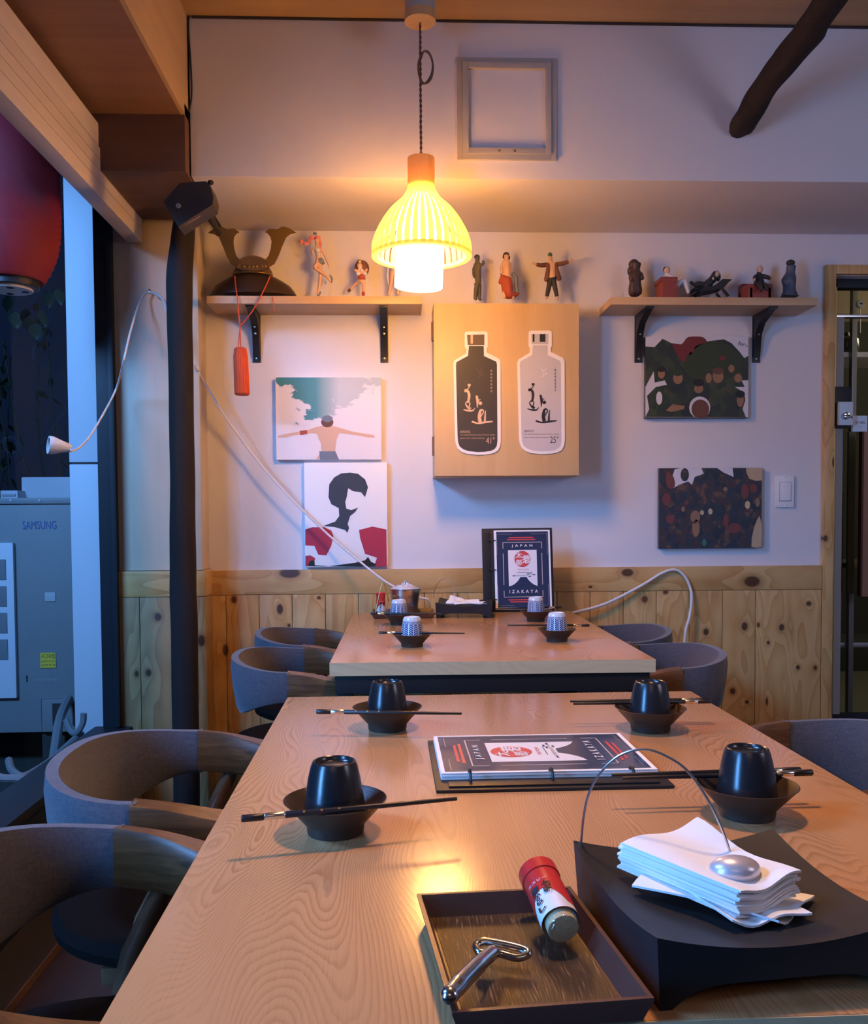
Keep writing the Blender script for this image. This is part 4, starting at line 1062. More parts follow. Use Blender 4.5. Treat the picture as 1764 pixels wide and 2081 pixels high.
BL = ['brown bowl at far left of the near table, by its back edge', 'brown bowl at the near right place of the near table', 'brown bowl at far right of near table, by its back edge',
      'small bowl under a blue cup, front left on the far table', 'small bowl under a blue cup, front right on the far table', 'small bowl before the bucket at back left of the far table', 'small bowl in front of standing menu on the far table']
for p, l in zip((B2, B3, B4, D1, D2, D3, D4), BL):
    o = dup(bw, p, random.random()*6, l); s_ = 1.0 if p in (B2, B3, B4) else .93; o.scale = (s_, s_, s_)
CB = .0142
def black_cup(label):
    t = thing('tea_cup', label, 'cup')
    MB().lathe([(r, z*.92) for r, z in [(0, .069), (.0195, .068), (.0210, .0700), (.0215, .0728), (.0228, .0738), (.0246, .0728), (.0268, .067), (.0298, .053), (.0325, .036), (.0348, .018), (.0355, .006), (.0352, 0), (.033, 0), (.032, .01), (.028, .05), (0, .062)]], n=48).build('body', 'cup_black', t)
    return t
ck = black_cup('upturned black cup in the bowl at the near left place')
ck.location = B1+Vector((-.001, .002, CB))
for p, l in ((B2, 'upturned black cup in the bowl at far left of near table'), (B3, 'upturned black cup in the bowl at near right, before the napkins'), (B4, 'upturned black cup in the bowl at far right of near table')):
    dup(ck, p+Vector((0, .001, CB)), random.random()*6, l)
def blue_cup(label):
    t = thing('patterned_cup', label, 'cup')
    K = 1.07
    MB().lathe([(r, z*K) for r, z in [(.0175, .0655), (.0185, .0662), (.0215, .0655), (.0245, .061), (.0262, .052), (.0285, .036), (.0302, .018), (.0312, .004), (.0308, .000), (.0290, .000), (.0285, .01), (.024, .05), (0, .058)]], n=48).build('body', 'blue_pattern', t)
    MB().lathe([(0, .0625*K), (.0172, .0628*K), (.0178, .0655*K)], n=32).build('foot_recess', 'paper', t)
    return t
bc = blue_cup('blue and white patterned cup, front left on the far table'); bc.location = D1+Vector((0, 0, .0120))
for p, l in ((D2, 'blue and white patterned cup, front right on the far table'), (D3, 'blue and white patterned cup in front of the metal bucket'), (D4, 'blue and white patterned cup in front of the standing menu')):
    dup(bc, p+Vector((0, 0, .0120)), random.random()*6, l)

def stick_proto(label, L=.238):
    t = thing('chopstick', label, 'chopstick')
    def bar(x0, x1, r0, r1, n=10):
        return MB().tube([(x0, 0, 0), (x0+.0012, 0, 0), (x1-.0012, 0, 0), (x1, 0, 0)], [r0*.8, r0, r1, r1*.8], n)
    bar(.0, .024, .0040, .0039).build('butt', 'chopstick_black', t)
    bar(.024, .046, .0038, .0037).build('foil_band', 'silver_foil', t)
    bar(.046, L, .0037, .0021).build('shaft', 'chopstick_black', t)
    d = MB()
    for x in (.066, .085, .104): d.ell((x, -.0027, .0022), (.0017, .0012, .0012), 6)
    d.each('gold_dot', 'gold_dot', t)
    return t
st = stick_proto('black chopstick with silver band resting across the near left bowl')
def lay(o, a, b):
    d = (b-a); o.location = a; o.rotation_euler = Vector((d.x, d.y, d.z)).to_track_quat('X', 'Z').to_euler()
RZ = TZ+.0388+.0034
def stick(px0, py0, px1, py1, label=None, z=RZ, o=None, group=None):
    a, b = wz(px0, py0, z), wz(px1, py1, z); b = a+(b-a).normalized()*.238
    o = o or dup(st, (0, 0, 0), 0, label); lay(o, a, b)
    if group: o['group'] = group
    return o
stick(490, 1664, 920, 1624, o=st)
stick(643, 1446, 929, 1450, 'black chopstick lying across the far left bowl of near table')
stick(1651, 1570, 1286, 1581, 'front black chopstick of the pair at the near right bowl')
stick(1627, 1565, 1275, 1574, 'rear black chopstick of the pair at the near right bowl')
stick(1446, 1425, 1172, 1430, 'front black chopstick of the pair at the far right bowl')
stick(1440, 1422.5, 1168, 1425, 'rear black chopstick of the pair at the far right bowl')
zb_ = TZ+.0388*.93+.0034
stick(770, 1285.5, 941, 1287, 'black chopstick across the front left bowl of far table', zb_)
stick(1198, 1271, 1037, 1270.5, 'black chopstick behind cup at front right of the far table', zb_)
stick(1141, 1234, 1020, 1237, 'black chopstick beside the standing menu on the far table', zb_)
stick(753, 1246.5, 900, 1247.5, 'black chopstick across the bowl before the metal bucket', zb_)

# ------------------------------------------------------------------ menus (page local: x right, y up, z out)
def menu(label, loc, rotM):
    t = thing('menu_binder', label, 'menu')
    c = MB().box((-.150, -.157, 0), (.116, .157, .004), .0018); c.build('back_cover', 'matte_black', t)
    p = MB()
    for k in range(6):
        e = .0006*((k*7) % 3); p.box((-.105+e, -.1485+e, .0045+.0014*k), (.105+e*.5, .1485-e, .0055+.0014*k))
    p.build('pages', 'paper', t)
    ring = MB()
    for y in (-.11, 0, .11): ring.tube([(-.112+.013*cos(a), y, .006+.013*sin(a)) for a in [2*pi*k/14 for k in range(14)]], .0021, 6, closed=True)
    rm = MB().box((-.141, -.140, .004), (-.119, .140, .0065), .001); rm.build('ring_plate', 'black_metal', t)
    ring.build('binder_ring', 'black_metal', t)
    g = MB(); Z0 = .0131
    f = lambda e: (lambda x, y: Vector((x, y, Z0+e)))
    R = lambda x0, y0, x1, y1, mi, e: flat_poly(g, [(x0, y0), (x1, y0), (x1, y1), (x0, y1)], f(e), mi)
    # page frame in survey units -> metres (print is 0.200 x 0.286)
    U = lambda cx, cy: ((cx-775)/1235*.196, (1010-cy)/1760*.282)
    R(-.097, -.1415, .0985, .1425, 0, 0)
    def UR(a, b, c_, d, mi, e=.0003):
        x0, y0 = U(a, b); x1, y1 = U(c_, d); R(min(x0, x1), min(y0, y1), max(x0, x1), max(y0, y1), mi, e)
    def UP(pts, mi, e=.0003): flat_poly(g, [U(*q) for q in pts], f(e), mi)
    for s_ in (0, 1):
        fl = (lambda y: y) if not s_ else (lambda y: 2020-y)
        UP([(480, fl(245)), (1030, fl(245)), (1060, fl(272)), (445, fl(272))], 1); UP([(425, fl(292)), (1085, fl(292)), (1100, fl(320)), (410, fl(320))], 1)
        UR(312, fl(366), 1240, fl(378), 2); UR(312, fl(366), 326, fl(520), 2); UR(1226, fl(366), 1240, fl(520), 2)
        UR(170, fl(172), 550, fl(180), 4); UR(975, fl(172), 1370, fl(180), 4); UR(170, fl(172), 180, fl(660), 4); UR(1360, fl(172), 1370, fl(660), 4)
    UR(312, 630, 326, 1370, 2); UR(1226, 630, 1240, 1370, 2)
    UP([(435, 553), (1112, 553), (1112, 1400), (1040, 1372), (970, 1325), (905, 1260), (858, 1188), (712, 1188), (665, 1260), (600, 1325), (530, 1372), (435, 1400)], 3)
    UP(circle(772, 765, 190, 190, 32), 1, .0006)
    T_ = lambda cx, cy: (lambda x, y: f(.0009)(U(cx, cy)[0]+x, U(cx, cy)[1]+y))
    put_text(g, 'JAPAN', .02, T_(770, 458), 1.9, 3, width=.078, tall=.0120, bold=.0003)
    put_text(g, 'IZAKAYA', .02, T_(780, 1522), 1.8, 3, width=.107, tall=.0120, bold=.0003)
    for ch, cx, cy, w_, h_ in (('太', 690, 672, .026, .022), ('郎', 690, 845, .022, .023), ('惹', 868, 770, .033, .031)): put_text(g, ch, .02, T_(cx, cy), mi=3, width=w_, tall=h_, bold=.0004)
    put_text(g, 'taroya', .02, T_(780, 1015), 1.25, 1, width=.042, tall=.0085)
    UR(640, 1076, 940, 1084, 0, .0006); UR(600, 1138, 1000, 1146, 4, .0006); UR(600, 1156, 900, 1162, 4, .0006)
    for a, b in ((935, 1085), (870, 1105), (1005, 1125), (530, 1145), (905, 1168)): UR(a, b, a+60, b+20, 0, .0008)
    g.build('cover_print', ['print_navy', 'print_red', 'print_pale', 'print_white', 'seal_grey'], t, flat=True)
    MB().box((-.1045, -.148, .0127), (.1045, .148, .0129)).build('sheet', 'paper', t)
    t.matrix_world = Matrix.Translation(loc) @ rotM
    return t
menu('ring-bound menu lying flat on the near table', Vector((.204, 1.318, TZ+.0005)), Matrix.Rotation(radians(90.5), 4, 'Z'))
menu('ring-bound menu standing upright against wall on the far table', Vector((wy(1061, 1160, 3.40).x, 3.392, TZ+.1572)), Matrix.Rotation(radians(-.4), 4, 'Y') @ Matrix.Rotation(radians(82), 4, 'X'))

# ------------------------------------------------------------------ napkin trays (dished block with a wire spring arm)
def napkin_tray(label, loc, rz):
    t = thing('napkin_tray', label, 'tray')
    n = 20; h = .1; top, bot = [], []
    Zt = lambda u, v: .030+.014*u*u+.012*v*v
    def Zb(u, v):
        return .016*max(0, 1-(u*1.12)**6) * (1 if abs(v) < 2 else 0)
    mb = MB(); G_ = [[None]*(n+1) for _ in range(n+1)]
    vs, fs = [], []
    for i in range(n+1):
        for j in range(n+1):
            u, v = 2*i/n-1, 2*j/n-1; vs.append((h*u, h*v, Zt(u, v)))
    N = (n+1)**2
    for i in range(n+1):
        for j in range(n+1):
            u, v = 2*i/n-1, 2*j/n-1; vs.append((h*.965*u, h*.965*v, Zb(u, v)))
    I = lambda i, j: i*(n+1)+j
    for i in range(n):
        for j in range(n):
            fs.append([I(i, j), I(i+1, j), I(i+1, j+1), I(i, j+1)]); fs.append([N+I(i, j), N+I(i, j+1), N+I(i+1, j+1), N+I(i+1, j)])
    for k in range(n):
        for a, b in (((k, 0), (k+1, 0)), ((k+1, n), (k, n)), ((0, k+1), (0, k)), ((n, k), (n, k+1))):
            fs.append([I(*a), N+I(*a), N+I(*b), I(*b)])
    mb.add(vs, fs); mb.build('tray_body', 'matte_black', t, angle=50)
    t.location = loc; t.rotation_euler.z = rz
    return t
NP1 = wz(1150, 1719, TZ+.054); NP2 = wz(1565, 1693, TZ+.054); NP4 = wz(1313, 1902, TZ+.054)
ang = atan2(NP2.y-NP1.y, NP2.x-NP1.x)
ctr = (NP2+NP4)/2; ctr.z = TZ
nt1 = napkin_tray('black dished napkin tray at the front right of near table', Vector((ctr.x+.006, ctr.y, TZ)), ang)
def napkins(label, corners, n, thick, seed, mat='napkin', loose=2):
    """stack of folded paper napkins following a bilinear sheet between four corner points"""
    r_ = random.Random(seed); c = [Vector(q) for q in corners]; ctr_ = sum(c, Vector())/4
    t = thing('napkin_stack', label, 'napkins', (ctr_.x, ctr_.y, min(q.z for q in c)))
    K = 12
    def S_(u, v, k, j):
        p = (c[0]*(1-u)+c[1]*u)*(1-v)+(c[3]*(1-u)+c[2]*u)*v
        if len(j) > 2:
            q = p-ctr_; a_ = j[2]; p = ctr_+Vector((q.x*cos(a_)-q.y*sin(a_), q.x*sin(a_)+q.y*cos(a_), q.z*.4+.0025*sin(9*u+3*v)))*1.02
        e = Vector((j[0], j[1], 0))
        w = .0045*sin(5.2*v+1.1)*u*u+.0035*sin(6.1*u+.5)*(1-v)+.003*sin(7*u*v+2)
        return p+e+Vector((0, 0, w+k*thick))
    for k in range(n):
        j = (r_.uniform(-.0022, .0022), r_.uniform(-.0022, .0022))
        if k < loose: j = (.010, -.010, radians(18-34*k))
        vs, fs = [], []
        for lay_ in (0, 1):
            for a in range(K+1):
                for b in range(K+1):
                    q = S_(a/K, b/K, k, j); q.z += lay_*thick*.86; vs.append(q)
        N = (K+1)**2; I = lambda a, b: a*(K+1)+b
        for a in range(K):
            for b in range(K):
                fs.append([I(a, b), I(a, b+1), I(a+1, b+1), I(a+1, b)]); fs.append([N+I(a, b), N+I(a+1, b), N+I(a+1, b+1), N+I(a, b+1)])
        for q in range(K):
            for a, b in (((q, 0), (q+1, 0)), ((q+1, K), (q, K)), ((0, q+1), (0, q)), ((K, q), (K, q+1))):
                fs.append([I(*a), I(*b), N+I(*b), N+I(*a)])
        mb = MB(); mb.add(vs, fs); mb.build('napkin', mat, t, angle=50)
    return t
zn0 = TZ+.036
Ln, Tn, Rn, Fn = wz(1258, 1782, zn0+.004), wz(1412, 1734, zn0+.010), wz(1622, 1836, zn0+.004), wz(1499, 1884, zn0-.001)
napkins('stack of white paper napkins on the near black tray', (Ln, Tn, Rn, Fn), 13, .0021, 4)
def arm(label_w, p0, p1, pts, r=.0012):
    """spring wire in the upright plane through its two ends, along surveyed points"""
    t = thing('napkin_weight', label_w, 'weight', p0)
    n = Vector((p1.y-p0.y, -(p1.x-p0.x), 0)).normalized()
    P = spline([p0]+[wplane(x, y, p0, n) for x, y in pts]+[p1], 10)
    MB().tube(P, r, 8).build('spring_wire', 'brushed_steel', t)
    return t
pb = wz(1486, 1738, TZ+.062)
w0 = wz(1180, 1722, TZ+.050)
na = arm('wire arm with a pearly pebble holding down the near napkins', w0, pb, [(1186, 1660), (1198, 1610), (1222, 1568), (1262, 1534), (1312, 1523), (1360, 1540), (1400, 1570), (1440, 1628), (1466, 1682)])
pm = MB().ell((0, 0, 0), (.0225, .0170, .0120), 24)
for v in pm.v:
    v.y += .004*(v.x/.0225)**2; v.z *= 1-.18*(v.x/.0225)
pm.xf(Matrix.Translation(wz(1497, 1768, TZ+.066)) @ Matrix.Rotation(radians(14), 4, 'Z') @ Matrix.Rotation(radians(-8), 4, 'X')).build('pebble', 'pearl', na)

nt2 = napkin_tray('black dished napkin tray at the back of far table', Vector((wz(938, 1240, TZ).x, 3.29, TZ)), radians(-7))
x_ = lambda px, py, z, y: wy(px, py, y)
c0 = Vector((.235, 3.27, TZ+.040))
napkins('few crumpled white napkins on the far black tray', (c0+Vector((-.062, -.045, 0)), c0+Vector((-.04, .05, .018)), c0+Vector((.065, .045, .008)), c0+Vector((.06, -.05, -.002))), 3, .002, 9)
nb = arm('wire arm with small pebble over the far napkins', wz(881, 1216, TZ+.045), wz(925, 1224, TZ+.050), [(882, 1204), (887, 1190), (894, 1181), (902, 1176), (911, 1177), (919, 1187), (923, 1204)], .0010)
MB().ell(wy(930, 1226, 3.25), (.018, .013, .009), 16).build('pebble', 'pearl', nb)

# ------------------------------------------------------------------ serving trays, shakers, opener, bucket
def serve_tray(label, corners, h, mat, inlay, loc):
    t = thing('serving_tray', label, 'tray', loc)
    c = [Vector((q.x, q.y, 0)) for q in corners]; m_ = sum(c, Vector())/4
    def ring(k, z): return [m_+(q-m_)*k+Vector((0, 0, TZ+z)) for q in c]
    def off(d, z):
        out = []
        for i in range(4):
            q = c[i]; a = (c[i-1]-q).normalized(); b = (c[(i+1) % 4]-q).normalized(); out.append(q+(a+b)*d+Vector((0, 0, TZ+z)))
        return out
    mb = MB().rings([off(.010, 0), off(.006, .004), off(.0, h-.002), off(.0, h), off(.0035, h), off(.010, .006), off(.0105, .005)])
    mb.build('tray_body', mat, t, angle=25)
    i = off(.0125, .0052)
    flat = MB().add(i+[q+Vector((0, 0, .0006)) for q in i], [[0, 1, 2, 3], [4, 5, 6, 7], [0, 1, 5, 4], [1, 2, 6, 5], [2, 3, 7, 6], [3, 0, 4, 7]])
    flat.build('base_inlay', inlay, t); return t
hz = .023
TL, TR, BR, BLc = wz(847, 1816, TZ+hz), wz(1159, 1801, TZ+hz), wz(1330, 2028, TZ+hz), wz(919, 2058, TZ+hz)
serve_tray('brown lacquer tray with wood-grain base at the bottom of the photo', (TL, TR, BR, BLc), hz, 'lacquer_brown', 'tray_inlay', Vector((.09, .735, TZ)))
x0, x1 = wy(756, 1245, 3.22).x, wy(884, 1245, 3.22).x
serve_tray('brown tray at the back left of the far table, under the bucket', (Vector((x0, 3.37, 0)), Vector((x1, 3.37, 0)), Vector((x1-.002, 3.19, 0)), Vector((x0, 3.19, 0))), .018, 'lacquer_brown', 'tray_inlay', Vector((.03, 3.28, TZ)))

def shaker(label):
    """local: bottle axis along +Z, base at 0"""
    t = thing('spice_shaker', label, 'shaker')
    R = .0158
    MB().lathe([(0, .0035), (.0105, .003), (.0125, .0008), (.0140, 0), (R-.0005, .002), (R, .005), (R, .056), (R-.001, .058), (R-.0025, .058), (R-.0025, .006), (0, .006)], n=40).build('jar', 'bottle_glass', t)
    MB().lathe([(0, .0065), (R-.0029, .0065), (R-.0029, .030), (0, .031)], n=28).build('spice', 'spice_tan', t)
    MB().lathe([(R+.0003, .014), (R+.0003, .052)], n=40).build('label_wrap', 'label_white', t)
    MB().lathe([(R+.0002, .052), (R+.0004, .0545), (R+.0004, .066), (R+.0015, .0665), (R+.0015, .079), (R-.0005, .081), (0, .081)], n=40).build('cap', 'red_cap', t)
    g = MB()
    def wrap(e): return lambda x, y: Vector(((R+e)*cos(-pi/2+x/R), (R+e)*sin(-pi/2+x/R), y))
    N = 64
    vs = []; f1 = wrap(.0006)
    g2 = MB()
    for k in range(N+1):                          # red field of the label, its edge sweeping down at both sides
        a = -pi+2*pi*k/N; lo = .041-.020*min(1, abs(a/1.2))**2
        vs += [f1(a*R, lo), f1(a*R, .0525)]
    g2.add(vs, [[2*k, 2*k+2, 2*k+3, 2*k+1] for k in range(N)]); g2.build('label_red', 'red_cap', t)
    f2 = wrap(.0016)
    for ch, x, y, w_, h_ in (('七', .0065, .0445, .0075, .007), ('味', .0065, .0365, .0075, .0075), ('唐', -.0045, .0430, .0080, .0075), ('か', -.0045, .0355, .007, .006), ('ら', -.0045, .0290, .0065, .006), ('し', -.0045, .0215, .0075, .0065)):
        put_text(g, ch, .01, lambda u, v, x=x, y=y: f2(x+u, y+v), width=w_, tall=h_, bold=.0004)
    g.build('brush_lettering', 'ink', t)
    g3 = MB()
    put_text(g3, 'ヱスビー', .006, lambda u, v: f2(u, .0510+v), width=.018, tall=.0028); 
    g3.build('small_lettering', 'label_white', t)
    return t
sk = shaker('red-capped spice shaker lying on its side in the near tray')
pb0 = wz(1150, 1899, TZ+.0235); pc0 = wz(1108, 1808, TZ+.038)
d = (pc0-pb0).normalized(); cam_dir = (CAM-pb0).normalized()
Zax = d; Yax = -(cam_dir-d*cam_dir.dot(d)).normalized(); Xax = Yax.cross(Zax)
Ms = Matrix((Xax, Yax, Zax)).transposed().to_4x4()
sk.rotation_euler = (Ms @ Matrix.Rotation(radians(-14), 4, 'Z')).to_euler(); sk.location = pb0-d*.0
dup(sk, Vector((wy(774, 1243, 3.27).x, 3.27, TZ+.006)), .25, 'red-capped spice shaker standing in the far tray beside the bucket').rotation_euler = (0, 0, .25)

op = thing('bottle_opener', 'polished steel bottle opener leaning on the near tray rim', 'opener', wz(990, 1960, TZ+.012))
h1, h2, h3, h4 = wz(914, 2022, TZ+.031), wz(938, 1995, TZ+.030), wz(978, 1955, TZ+.024), wz(1003, 1934, TZ+.020)
MB().tube(spline([h1, h1.lerp(h2, .5), h2, h3, h4], 6), [.0062]*6+[.0066]*6+[.0066]*6+[.0058]*6+[.0045], 14).ell(h1, (.0068, .0068, .0064), 16).build('handle', 'steel', op)
lp = [wz(*q) for q in ((1000, 1936, TZ+.019), (976, 1936, TZ+.020), (968, 1922, TZ+.021), (985, 1913, TZ+.023), (1030, 1920, TZ+.022), (1066, 1930, TZ+.020), (1072, 1940, TZ+.018), (1050, 1946, TZ+.016), (1018, 1938, TZ+.017))]
lpp = spline(lp+[lp[0]], 6)[:-1]
MB().tube(lpp, .0032, 10, closed=True).build('loop_head', 'steel', op)

bx, by = wy(823, 1220, 3.30).x, 3.30
bk = thing('metal_bucket', 'small ribbed tin bucket with crumpled plastic on the far tray', 'bucket', (bx, by, TZ+.006))
MB().lathe([(0, 0), (.045, 0), (.046, .002), (.049, .048), (.0505, .050), (.0500, .054), (.0515, .056), (.0515, .060), (.0525, .062), (.0575, .090), (.0592, .0915), (.0592, .0935), (.0575, .0935), (.056, .090), (.045, .008), (0, .008)], (bx, by, TZ+.006), 40).build('pail', 'brushed_steel', bk)
h_ = MB().tube(spline([Vector((bx-.060, by-.01, TZ+.085)), wy(790, 1222, 3.25), wy(778, 1184, 3.24), wy(764, 1240, 3.225), Vector((wy(764, 1242, 3.225).x, 3.225, TZ+.022))], 6), .0016, 6); h_.build('bail_handle', 'gold_trim', bk)
pl = MB(); r_ = random.Random(2); K = 14; vs, fs = [], []
for i in range(K+1):
    for j in range(20):
        r = .054*i/K; a = 2*pi*j/20; z = TZ+.094+.022*(1-i/K)*(.5+r_.random())+.006*r_.random()
        vs.append((bx+r*cos(a), by+r*sin(a), z))
for i in range(K):
    for j in range(20): fs.append([i*20+j, i*20+(j+1) % 20, (i+1)*20+(j+1) % 20, (i+1)*20+j])
pl.add(vs, fs); tag(pl.build('plastic_bag', 'bucket_plastic', None), 'crumpled clear plastic bag filling the tin bucket', 'bag')

# ------------------------------------------------------------------ samurai helmet with tassel
YH = 3.46
hl = thing('samurai_helmet', 'ornamental samurai helmet with tall horns at the left shelf end', 'helmet', (*wy(514, 604, YH)[:2], 1.903))
H_ = lambda cx, cy, Y=YH: wy(420+cx/9.284, 450+cy/9.284, Y)
cxx = H_(870, 1000).x; zz = lambda cy: H_(870, cy).z; rr_ = lambda w: w/2/9.284*YH/F
neck = MB(); rg = []
for cy, w_, k in ((1428, 1620, .50), (1400, 1610, .5), (1330, 1530, .5), (1230, 1380, .5), (1130, 1080, .55), (1040, 740, .6), (985, 690, .62)):
    r = rr_(w_); z = max(zz(cy), 1.9035); rg.append([(cxx+r*cos(2*pi*j/28), YH-.0+r*k*sin(2*pi*j/28), z) for j in range(28)])
neck.rings(rg).build('neck_guard', 'helmet_dark', hl)
bowl_ = MB(); rg = []
for cy, w_ in ((1045, 700), (990, 715), (960, 720), (890, 640), (820, 560), (740, 480), (690, 330), (668, 60)):
    r = rr_(w_); rg.append([(cxx+r*cos(2*pi*j/28), YH+r*.62*sin(2*pi*j/28), zz(cy)) for j in range(28)])
bowl_.rings(rg).build('helmet_bowl', 'helmet_brown', hl)
vz = MB(); vs = []
for j in range(13):
    a = -pi+pi*j/12; r = rr_(735)
    vs += [(cxx+r*cos(a), YH+r*.62*sin(a)*1.0, zz(985)), (cxx+r*1.03*cos(a), YH+r*.72*sin(a)-.008, zz(1025)), (cxx+r*1.02*cos(a), YH+r*.70*sin(a)-.008, zz(1042))]
vz.add(vs, [[3*j+q, 3*j+3+q, 3*j+4+q, 3*j+1+q] for j in range(12) for q in (0, 1)]); vz.build('visor', 'gold_plate', hl)
def horn(pts):
    yb = YH-rr_(640)*.62-.006
    q = [H_(x, y, yb) for x, y in pts]; return MB().prism([(p.x, p.z) for p in q], 'Y', yb-.003, yb+.003)
RH = [(1100, 205), (1190, 140), (1330, 150), (1440, 98), (1560, 130), (1690, 215), (1580, 235), (1500, 300), (1420, 480), (1360, 640), (1280, 800), (1150, 880), (1040, 900), (1040, 800), (1110, 720), (1170, 650), (1210, 520), (1225, 380), (1200, 290), (1150, 225)]
LHh = [(1740-x, y) for x, y in RH]; LHh = [(x-24 if y < 300 else x-10, y) for x, y in LHh]
horn(RH).build('horn', 'gold_plate', hl); horn(LHh).build('horn', 'gold_plate', hl)
yb = YH-rr_(640)*.62-.010
cr = [(560, 800), (620, 730), (700, 690), (800, 660), (880, 655), (980, 670), (1060, 710), (1130, 740), (1170, 810), (1180, 880), (1050, 925), (870, 940), (680, 925), (545, 880)]
q = [H_(x, y, yb) for x, y in cr]; MB().prism([(p.x, p.z) for p in q], 'Y', yb-.005, yb+.004).build('front_crest', 'helmet_brown', hl)
bd = MB()
for k in range(15):
    x = 640+k*33; p = H_(x, 720-60*sin(pi*k/14), yb); bd.ell((p.x, p.y-.003, p.z), (.0035, .003, .0035), 6)
for x in (590, 700, 790, 870, 930, 1040, 1100): p = H_(x, 845, yb-.005); bd.ell((p.x, p.y, p.z), (.006, .002, .006), 8)
bd.each('crest_bead', 'gold_plate', hl)
HC = thing('helmet_cord', 'orange cord with a big tassel hanging from helmet over the shelf edge', 'tassel', wy(489, 803, 3.34))
Pk = wy(488, 664, 3.345)
cm = MB()
cm.tube(spline([wy(477, 562, 3.40), wy(480, 590, 3.365), wy(482, 604, 3.352), wy(483.5, 625, 3.348), Pk], 6), .0024, 6)
cm.tube(spline([wy(549, 562, 3.40), wy(537, 588, 3.365), wy(529, 604, 3.352), wy(513, 632, 3.348), Pk], 6), .0024, 6)
for dx in (-3, 2): cm.tube([Pk, wy(487+dx, 710, 3.343)], .0021, 6)
cm.build('cord', 'orange_thread', HC)
ts = MB(); tc = wy(489, 755, 3.343); r0 = 13.5*3.343/F; rg = []
for py, k in ((706, .55), (709, .85), (716, .9), (725, 1.0), (760, 1.03), (800, 1.05), (803, .9)):
    z = wy(489, py, 3.343).z; sh_ = (py-706)*.000045
    rg.append([(tc.x+sh_+r0*k*cos(2*pi*j/48)*(1+.07*(j % 2)), 3.343+r0*k*sin(2*pi*j/48)*(1+.07*(j % 2)), z) for j in range(48)])
ts.rings(rg).build('tassel', 'orange_thread', HC, angle=20)
cable('orange_thread', 'short frayed orange thread hanging over left shelf edge', 'thread', [wy(553, 603, 3.35), wy(555, 612, 3.353), wy(556, 622, 3.352), wy(557, 633, 3.352)], .0018, 'orange_thread', 6)

# ------------------------------------------------------------------ figurines
def fig(label, base, body, parts, hair=(), extra=(), Y=3.46, skin_mat='skin_tone', stand=None, zb=1.903, gr=1.18):
    """body/parts: chains of (px, py, depth offset, radius px) surveyed on the shelf plane"""
    k = Y/F
    def conv(chs, grow=0):
        return [[(lambda p: (p.x, Y+d, max(p.z, zb+r*k*.6), (r+grow)*k*gr))(wy(x, y, Y)) for x, y, d, r in ch] for ch in chs]
    t = thing('figurine', label, 'figurine', (*wy(*base, Y)[:2], zb))
    skin(conv(body)).build('body', skin_mat, t, angle=80)
    for nm, mat, chs in parts: skin(conv(chs)).build(nm, mat, t, angle=80)
    for nm, mat, es in hair:
        mb = MB()
        for x, y, d, rx, ry, rz in es: p = wy(x, y, Y); mb.ell((p.x, Y+d, p.z), (rx*k, ry*k, rz*k), 12)
        mb.build(nm, mat, t)
    for nm, mat, fn in extra: fn(t, nm, mat)
    if stand:
        x, w_ = stand; p = wy(x, base[1], Y)
        MB().lathe([(0, 0), (w_*k, 0), (w_*k, .003), (w_*k*.9, .0045), (0, .0045)], (p.x, Y, zb), 24).build('stand', 'black_metal', t)
    return t
# shelf left
fig('pink-haired figurine standing on one leg beside the samurai helmet', (647, 605),
    [[(650, 534, 0, 6), (648, 522, 0, 4.6), (646, 508, 0, 5.2), (645, 500, 0, 2.6), (644, 491, 0, 5.0), (644, 485, 0, 4.0)],
     [(646, 508, 0, 5.2), (637, 506, -.005, 2.3), (634, 515, -.012, 1.9), (636, 520, -.02, 1.6)],
     [(646, 508, 0, 5.2), (654, 507, -.002, 2.3), (660, 520, 0, 1.9), (666, 533, 0, 1.6), (670, 545, 0, 1.3)],
     [(650, 534, 0, 6), (651, 546, .006, 4.4), (651, 558, .006, 3.5), (650, 572, .006, 3.3), (646, 594, .004, 2.1), (646, 601, 0, 2.2)],
     [(650, 534, 0, 6), (644, 541, -.012, 4.4), (638, 547, -.02, 3.8), (652, 553, -.01, 3.3), (664, 560, .012, 2.4), (672, 570, .02, 2.2)]],
    [('shoe', 'slate_cloth', [[(646, 602, 0, 2.4), (650, 597, 0, 1.8), (652, 592, 0, 1.6)]]), ('shoe', 'slate_cloth', [[(672, 572, .02, 2.4), (674, 562, .02, 1.8), (669, 555, .02, 1.5)]])],
    [('top', 'pale_top', [(646, 510, 0, 6.8, 6.4, 6.5), (647, 517, 0, 5.8, 5.6, 5)]), ('skirt', 'slate_cloth', [(650, 530, 0, 8.5, 8, 6), (650.5, 534, 0, 10, 9, 4)]), ('hair', 'pink_hair', [(645, 484, .004, 6.5, 6, 6), (651, 495, .002, 2.8, 3, 7), (634, 482, .006, 6, 4, 4.5), (628, 489, .006, 4, 3.5, 6), (621, 494, .006, 6, 3, 3.6), (612, 490, .006, 5, 3, 4)]), ('ribbon', 'slate_cloth', [(640, 474, .004, 4, 3, 3)])], stand=(647, 17))
